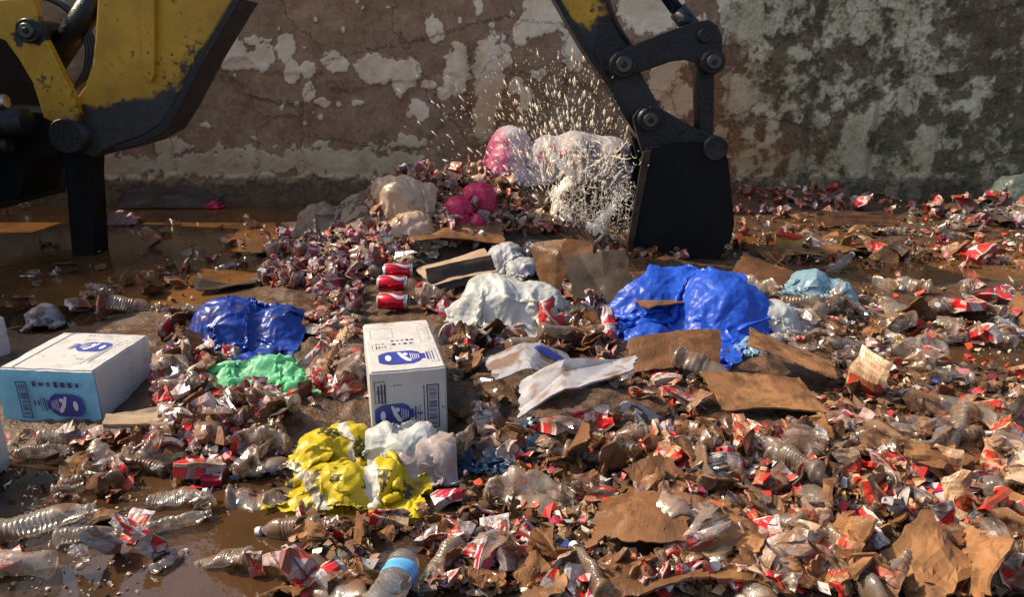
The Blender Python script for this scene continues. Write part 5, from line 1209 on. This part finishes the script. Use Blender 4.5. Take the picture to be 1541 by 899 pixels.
# the little yellow and red carton in the sun beyond the blue sheet
def little_box():
    p = at(1186, 378); V, F, uv = brick(950, .10, .14, .09, 0, .1); o = mesh('small_carton', V, F, m_plain('yellow_card', (.62, .47, .10), .5, .05), uv=uv); o.location = (p.x, p.y, p.z + .06); o.rotation_euler = (0, 0, .5)
    tag(o, 'small yellow carton with a red lid in the sun beside the bucket', 'box')
    V2 = V * [1.03, 1.03, .25] + [0, 0, .045]; mesh('lid', V2, F, m_plain('red_card', (.55, .03, .02), .5, .05), o, uv=uv)
little_box()
def join_rest(name, cap, stuff_name, label):
    """past the limit the smallest of a kind in view become one heap"""
    mine = [t for t in PENDING if t[0].name.split('.')[0] == name]
    mine.sort(key=lambda t: -t[0].scale[0] / t[0].location.y)
    rest = mine[cap:]
    if not rest: return
    V, F, UV, MI, mats, k = [], [], [], [], [], 0
    for o, *_ in rest:
        me = o.data; M4 = Matrix.LocRotScale(o.location, o.rotation_euler, o.scale); m = me.materials[0]
        if m not in mats: mats.append(m)
        co = np.empty(len(me.vertices) * 3); me.vertices.foreach_get('co', co); A = np.array(M4); V.append(co.reshape(-1, 3) @ A[:3, :3].T + A[:3, 3])
        F += [tuple(i + k for i in p.vertices) for p in me.polygons]; MI += [mats.index(m)] * len(me.polygons); k += len(me.vertices)
        uv = np.empty(len(me.loops) * 2); me.uv_layers[0].data.foreach_get('uv', uv); UV.append(uv)
    ho = mesh(stuff_name, np.concatenate(V), F)
    for m in mats: ho.data.materials.append(m)
    ho.data.polygons.foreach_set('material_index', MI); ho.data.uv_layers.new(name='UVMap').data.foreach_set('uv', np.concatenate(UV).astype(np.float32)); ho.data.update()
    tag(ho, label, 'litter', None, 'stuff')
    gone = {t[0].name for t in rest}
    PENDING[:] = [t for t in PENDING if t[0].name not in gone]
    for o, *_ in rest: bpy.data.objects.remove(o)
join_rest('drink_packet', 295, 'packet_litter', 'the smallest red and white packets strewn through the far litter')
join_rest('cardboard_piece', 290, 'cardboard_litter', 'the smallest scraps of brown card strewn through the litter')
finish_labels()

# ------------------------------------------------------------------ what nobody could count: shreds, crumbs and glints
def m_tone(name, rough=.45, trans=0.0):
    M = Mat(name); c = M.attr(); o = M.pos(); n = M.noise(o, 30, 4, .6)
    c = M.mix((n - .45).sat() * 1.6, c, MUD)
    return M.done(M.bsdf(c, rough, 0, M.bump(M.noise(o, 140, 2, .6), .4, .003), .5))
def shreds(name, label, zones, palette, smin, smax, seed, mat, lift=0.02):
    g = np.random.default_rng(seed); V, F, C = [], [], []
    pal = [p[0] for p in palette]; pr = np.array([p[1] for p in palette], float); pr /= pr.sum()
    base = np.array([(-.5, -.35, 0), (0, -.5, .15), (.5, -.3, 0), (.45, .35, .05), (0, .45, .22), (-.5, .4, .0)]); fc = [(0, 1, 4, 5), (1, 2, 3, 4)]
    for (x0, y0, x1, y1, n) in zones:
        qx, qy = g.uniform(x0, x1, n), g.uniform(y0, y1, n); ok = np.array([free(a, b) for a, b in zip(qx, qy)]); 
        for p in map(Vector, at_many(qx[ok], qy[ok])):
            s = g.uniform(smin, smax) * (.6 + .8 * g.random())
            q = base * [s, s * g.uniform(.35, 1), s * g.uniform(.3, 1.6)] + g.normal(0, .10 * s, (6, 3)); q = q @ np.array(Euler((g.normal(0, .6), g.normal(0, .6), g.uniform(0, 6.28))).to_matrix()).T
            q = q + [p.x, p.y, max(p.z, 0) + lift * g.random() + s * .12]; k = len(V); V += list(q); F += [tuple(i + k for i in f) for f in fc]
            c = np.array(pal[g.choice(len(pal), p=pr)]) * g.uniform(.7, 1.25); C += [c] * 6
    o = mesh(name, V, F, mat, col=np.clip(np.array(C), 0, .85)); tag(o, label, 'litter', None, 'stuff'); return o
MT['shred'] = m_tone('shredded_litter')
BROWN = [((.20, .10, .042), 5), ((.11, .056, .025), 6), ((.30, .17, .08), 2.5), ((.06, .035, .02), 4)]
shreds('cardboard_crumbs', 'trodden brown crumbs and shreds of wet cardboard', [(770, 560, 1541, 899, 7500), (1130, 400, 1340, 560, 600), (640, 385, 1130, 560, 1600), (230, 500, 560, 720, 1000), (430, 720, 800, 899, 1300), (1100, 330, 1541, 410, 600), (560, 240, 840, 390, 1400), (395, 350, 640, 490, 800), (0, 640, 430, 760, 200), (120, 320, 400, 480, 120)], BROWN, .010, .034, 71, MT['shred'])
shreds('coloured_shreds', 'small red, white and cream shreds of packaging', [(770, 560, 1541, 899, 1300), (230, 500, 560, 720, 700), (395, 350, 640, 490, 900), (640, 385, 960, 540, 300), (1100, 280, 1541, 400, 420), (1130, 430, 1541, 560, 260), (560, 240, 840, 390, 600), (0, 640, 430, 760, 60), (430, 720, 800, 899, 120)],
       [((.52, .02, .025), 3), ((.62, .58, .54), 3.5), ((.60, .06, .02), 1.5), ((.55, .44, .30), 2), ((.30, .012, .05), 1.2), ((.30, .32, .40), 1), ((.55, .40, .05), .35), ((.04, .10, .40), .3), ((.10, .35, .15), .2), ((.55, .15, .25), .4)], .012, .04, 72, MT['shred'], .03)
shreds('floating_bits', 'pale sun glint flecks and leaf bits floating on the puddle', [(0, 730, 220, 899, 220), (100, 640, 420, 760, 80), (130, 340, 400, 480, 160), (0, 310, 150, 470, 40), (430, 740, 560, 860, 40), (1340, 480, 1541, 560, 60)], [((.55, .50, .40), 3), ((.30, .2, .1), 2)], .004, .011, 73, MT['shred'], .004)  # pale flecks stand for sun glints on the water; brown ones are leaves

# ------------------------------------------------------------------ the splash
def splash():
    g = np.random.default_rng(5); V, F = [], []
    octa = np.array([(1, 0, 0), (-1, 0, 0), (0, 1, 0), (0, -1, 0), (0, 0, 1), (0, 0, -1)], float); fo = [(0, 2, 4), (2, 1, 4), (1, 3, 4), (3, 0, 4), (2, 0, 5), (1, 2, 5), (3, 1, 5), (0, 3, 5)]
    def blob(c, d, ln, r):
        nonlocal V, F
        d = d / np.linalg.norm(d); a = np.cross(d, [0, 1, .1]); a /= np.linalg.norm(a); b = np.cross(d, a); k = len(V)
        for o in octa: V.append(c + d * o[2] * ln + a * o[0] * r + b * o[1] * r)
        for f in fo: F.append(tuple(i + k for i in f))
    def strand(p, v, T, r0, n=9):
        nonlocal V, F
        prev = None; j0 = g.uniform(0, 9)
        for i in range(n + 1):
            t = T * i / n; q = p + v * t + np.array([0, 0, -4.9]) * t * t + .012 * np.array([vnoise(t * 30, j0, seed=1), 0, vnoise(t * 30, j0 + 5, seed=2)]).astype(float)
            rr = r0 * (1 - .75 * i / n) * (.7 + .6 * g.random()); ring = [len(V) + k for k in range(5)]
            for k in range(5): V.append(q + rr * np.array([math.cos(k * 1.2566), math.sin(k * 1.2566) * .6, math.sin(k * 1.2566)]))
            if prev:
                for k in range(5): F.append((prev[k], prev[(k + 1) % 5], ring[(k + 1) % 5], ring[k]))
            prev = ring
    Y0 = YM + .14
    ox, oz = on_plane_y(858, 362, Y0); O = np.array([ox, Y0, oz])
    for _ in range(2600):                       # drops thrown up against the wall
        a = g.normal(-.16, .40); R = .32 + abs(g.normal(0, .32)) + .62 * g.random() ** 2; d = np.array([math.sin(a), g.normal(.05, .16), math.cos(a)])
        c = O + d * R
        if c[2] > oz + 1.25: continue
        k = min(.30 + g.pareto(2.6), 3.0) * .68; blob(c, d + g.normal(0, .12, 3), .015 * k, .0040 * k * g.uniform(.6, 1.3))
    for _ in range(24):                         # strings of liquid
        p = O + np.array([g.normal(.05, .10), g.normal(-.03, .04), g.uniform(-.06, .2)]); a = g.normal(0, .5); s = g.uniform(.8, 3.0); strand(p, np.array([math.sin(a) * s, g.normal(0, .2), math.cos(a) * s]), g.uniform(.08, .20), g.uniform(.003, .008))
    V1, F1 = V, F; V, F = [], []
    def ribbon(c, d, ln, wd, curl):
        """a torn tongue of the liquid sheet: thin, curved, open"""
        nonlocal V, F
        b = np.array([-.70, -.62, .35]) + g.normal(0, .30, 3); b /= np.linalg.norm(b); d = d - b * (d @ b); d /= np.linalg.norm(d) + 1e-9; a = np.cross(b, d); k = len(V); ph = g.uniform(0, 6)  # turned between sun and camera so each ribbon looks brighter
        for i in range(6):
            t = i / 5 - .5; w = wd * (1 - (2 * t) ** 2 * .85) * g.uniform(.7, 1.2)
            m = c + d * t * ln + b * curl * .5 * ln * math.sin(3 * t + ph) + a * curl * ln * .7 * math.cos(4 * t + ph)
            V.append(m - a * w); V.append(m + b * w * .5); V.append(m + a * w)
        for i in range(5):
            for q in (0, 1): F.append((k + 3 * i + q, k + 3 * i + q + 1, k + 3 * i + q + 4, k + 3 * i + q + 3))
    for _ in range(1700):                       # curtain pouring off the bucket lip
        px = g.uniform(846, 952); py = 388 - 175 * g.random() ** 1.35; x, z = on_plane_y(px, py, Y0)
        if px > 962 - (py - 215) * .13 or g.random() < .7 * sstep(300, 215, py): continue
        d = np.array([g.normal(.8, .5), g.normal(0, .3), g.normal(-.5, .6)]); ribbon(np.array([x, Y0 - .10 + g.normal(0, .05), z]), d, g.uniform(.010, .045) , g.uniform(.0012, .0055), .25)
    V3, F3 = V, F; V, F = [], []
    for _ in range(1100):                       # core and two arms, white put in the colour for the sun's glare
        q = g.random()
        if q < .62: u = g.random() ** 1.5; px = 851 + g.normal(0, 5 + 12 * (1 - u)) - 16 * u; py = 389 - 110 * u
        elif q < .85: u = g.random(); px = 862 + 70 * u + g.normal(0, 5); py = 372 - 82 * u + g.normal(0, 6)
        else: u = g.random(); px = 838 + 16 * math.sin(5 * u) + g.normal(0, 3); py = 285 - 75 * u
        x, z = on_plane_y(px, py, Y0); big = 1.25 - u
        ribbon(np.array([x, Y0 - .13 + g.normal(0, .03), z]), np.array([g.normal(0, .5), 0.1, 1]), g.uniform(.02, .075) * (.5 + .5 * big), g.uniform(.005, .018) * big, .2)
    V4, F4 = V, F; V, F = V3, F3
    for _ in range(60):
        px, py = g.uniform(815, 955), g.uniform(205, 320); x, z = on_plane_y(px, py, Y0); ribbon(np.array([x, Y0 - .14, z]), np.array([g.normal(0, .8), 0, g.normal(.8, .6)]), g.uniform(.06, .20), g.uniform(.003, .007), .15)
    V2, F2 = V, F
    M = Mat('sunlit_liquid'); p = M.pos(); n = M.noise(p, 12, 3, .6)  # whitened liquid: the glare of the sun is put into its colour
    c = M.ramp(n, [(.30, (.99, .82, .60)), (.52, (.99, .95, .88))])
    s = M.bsdf(c, .15, 0, None, .5, Subsurface_Weight=0.0); t = M.shader('ShaderNodeBsdfTranslucent', Color=c)
    tr = M.shader('ShaderNodeBsdfTransparent', Color=(1, .96, .9))
    mt = M.done(M.mixs(.22, M.mixs(.5, s, t), tr))
    o = mesh('liquid_splash', V1, F1, mt, smooth=True)
    q = mesh('liquid_curtain', V2, F2, mt, o, smooth=True); q['kind'] = 'stuff'
    M = Mat('white_glare'); w_ = (.99, .96, .90); mt = M.done(M.mixs(.5, M.bsdf(w_, .2, 0, None, .5), M.shader('ShaderNodeBsdfTranslucent', Color=w_)))  # near-white copy of the liquid, painting the burnt-out sunlit core
    q = mesh('glare_core', V4, F4, mt, o, smooth=True); q['kind'] = 'stuff'
    tag(o, 'bright sunlit spray of liquid bursting out beside the bucket', 'splash', None, 'stuff')
splash()
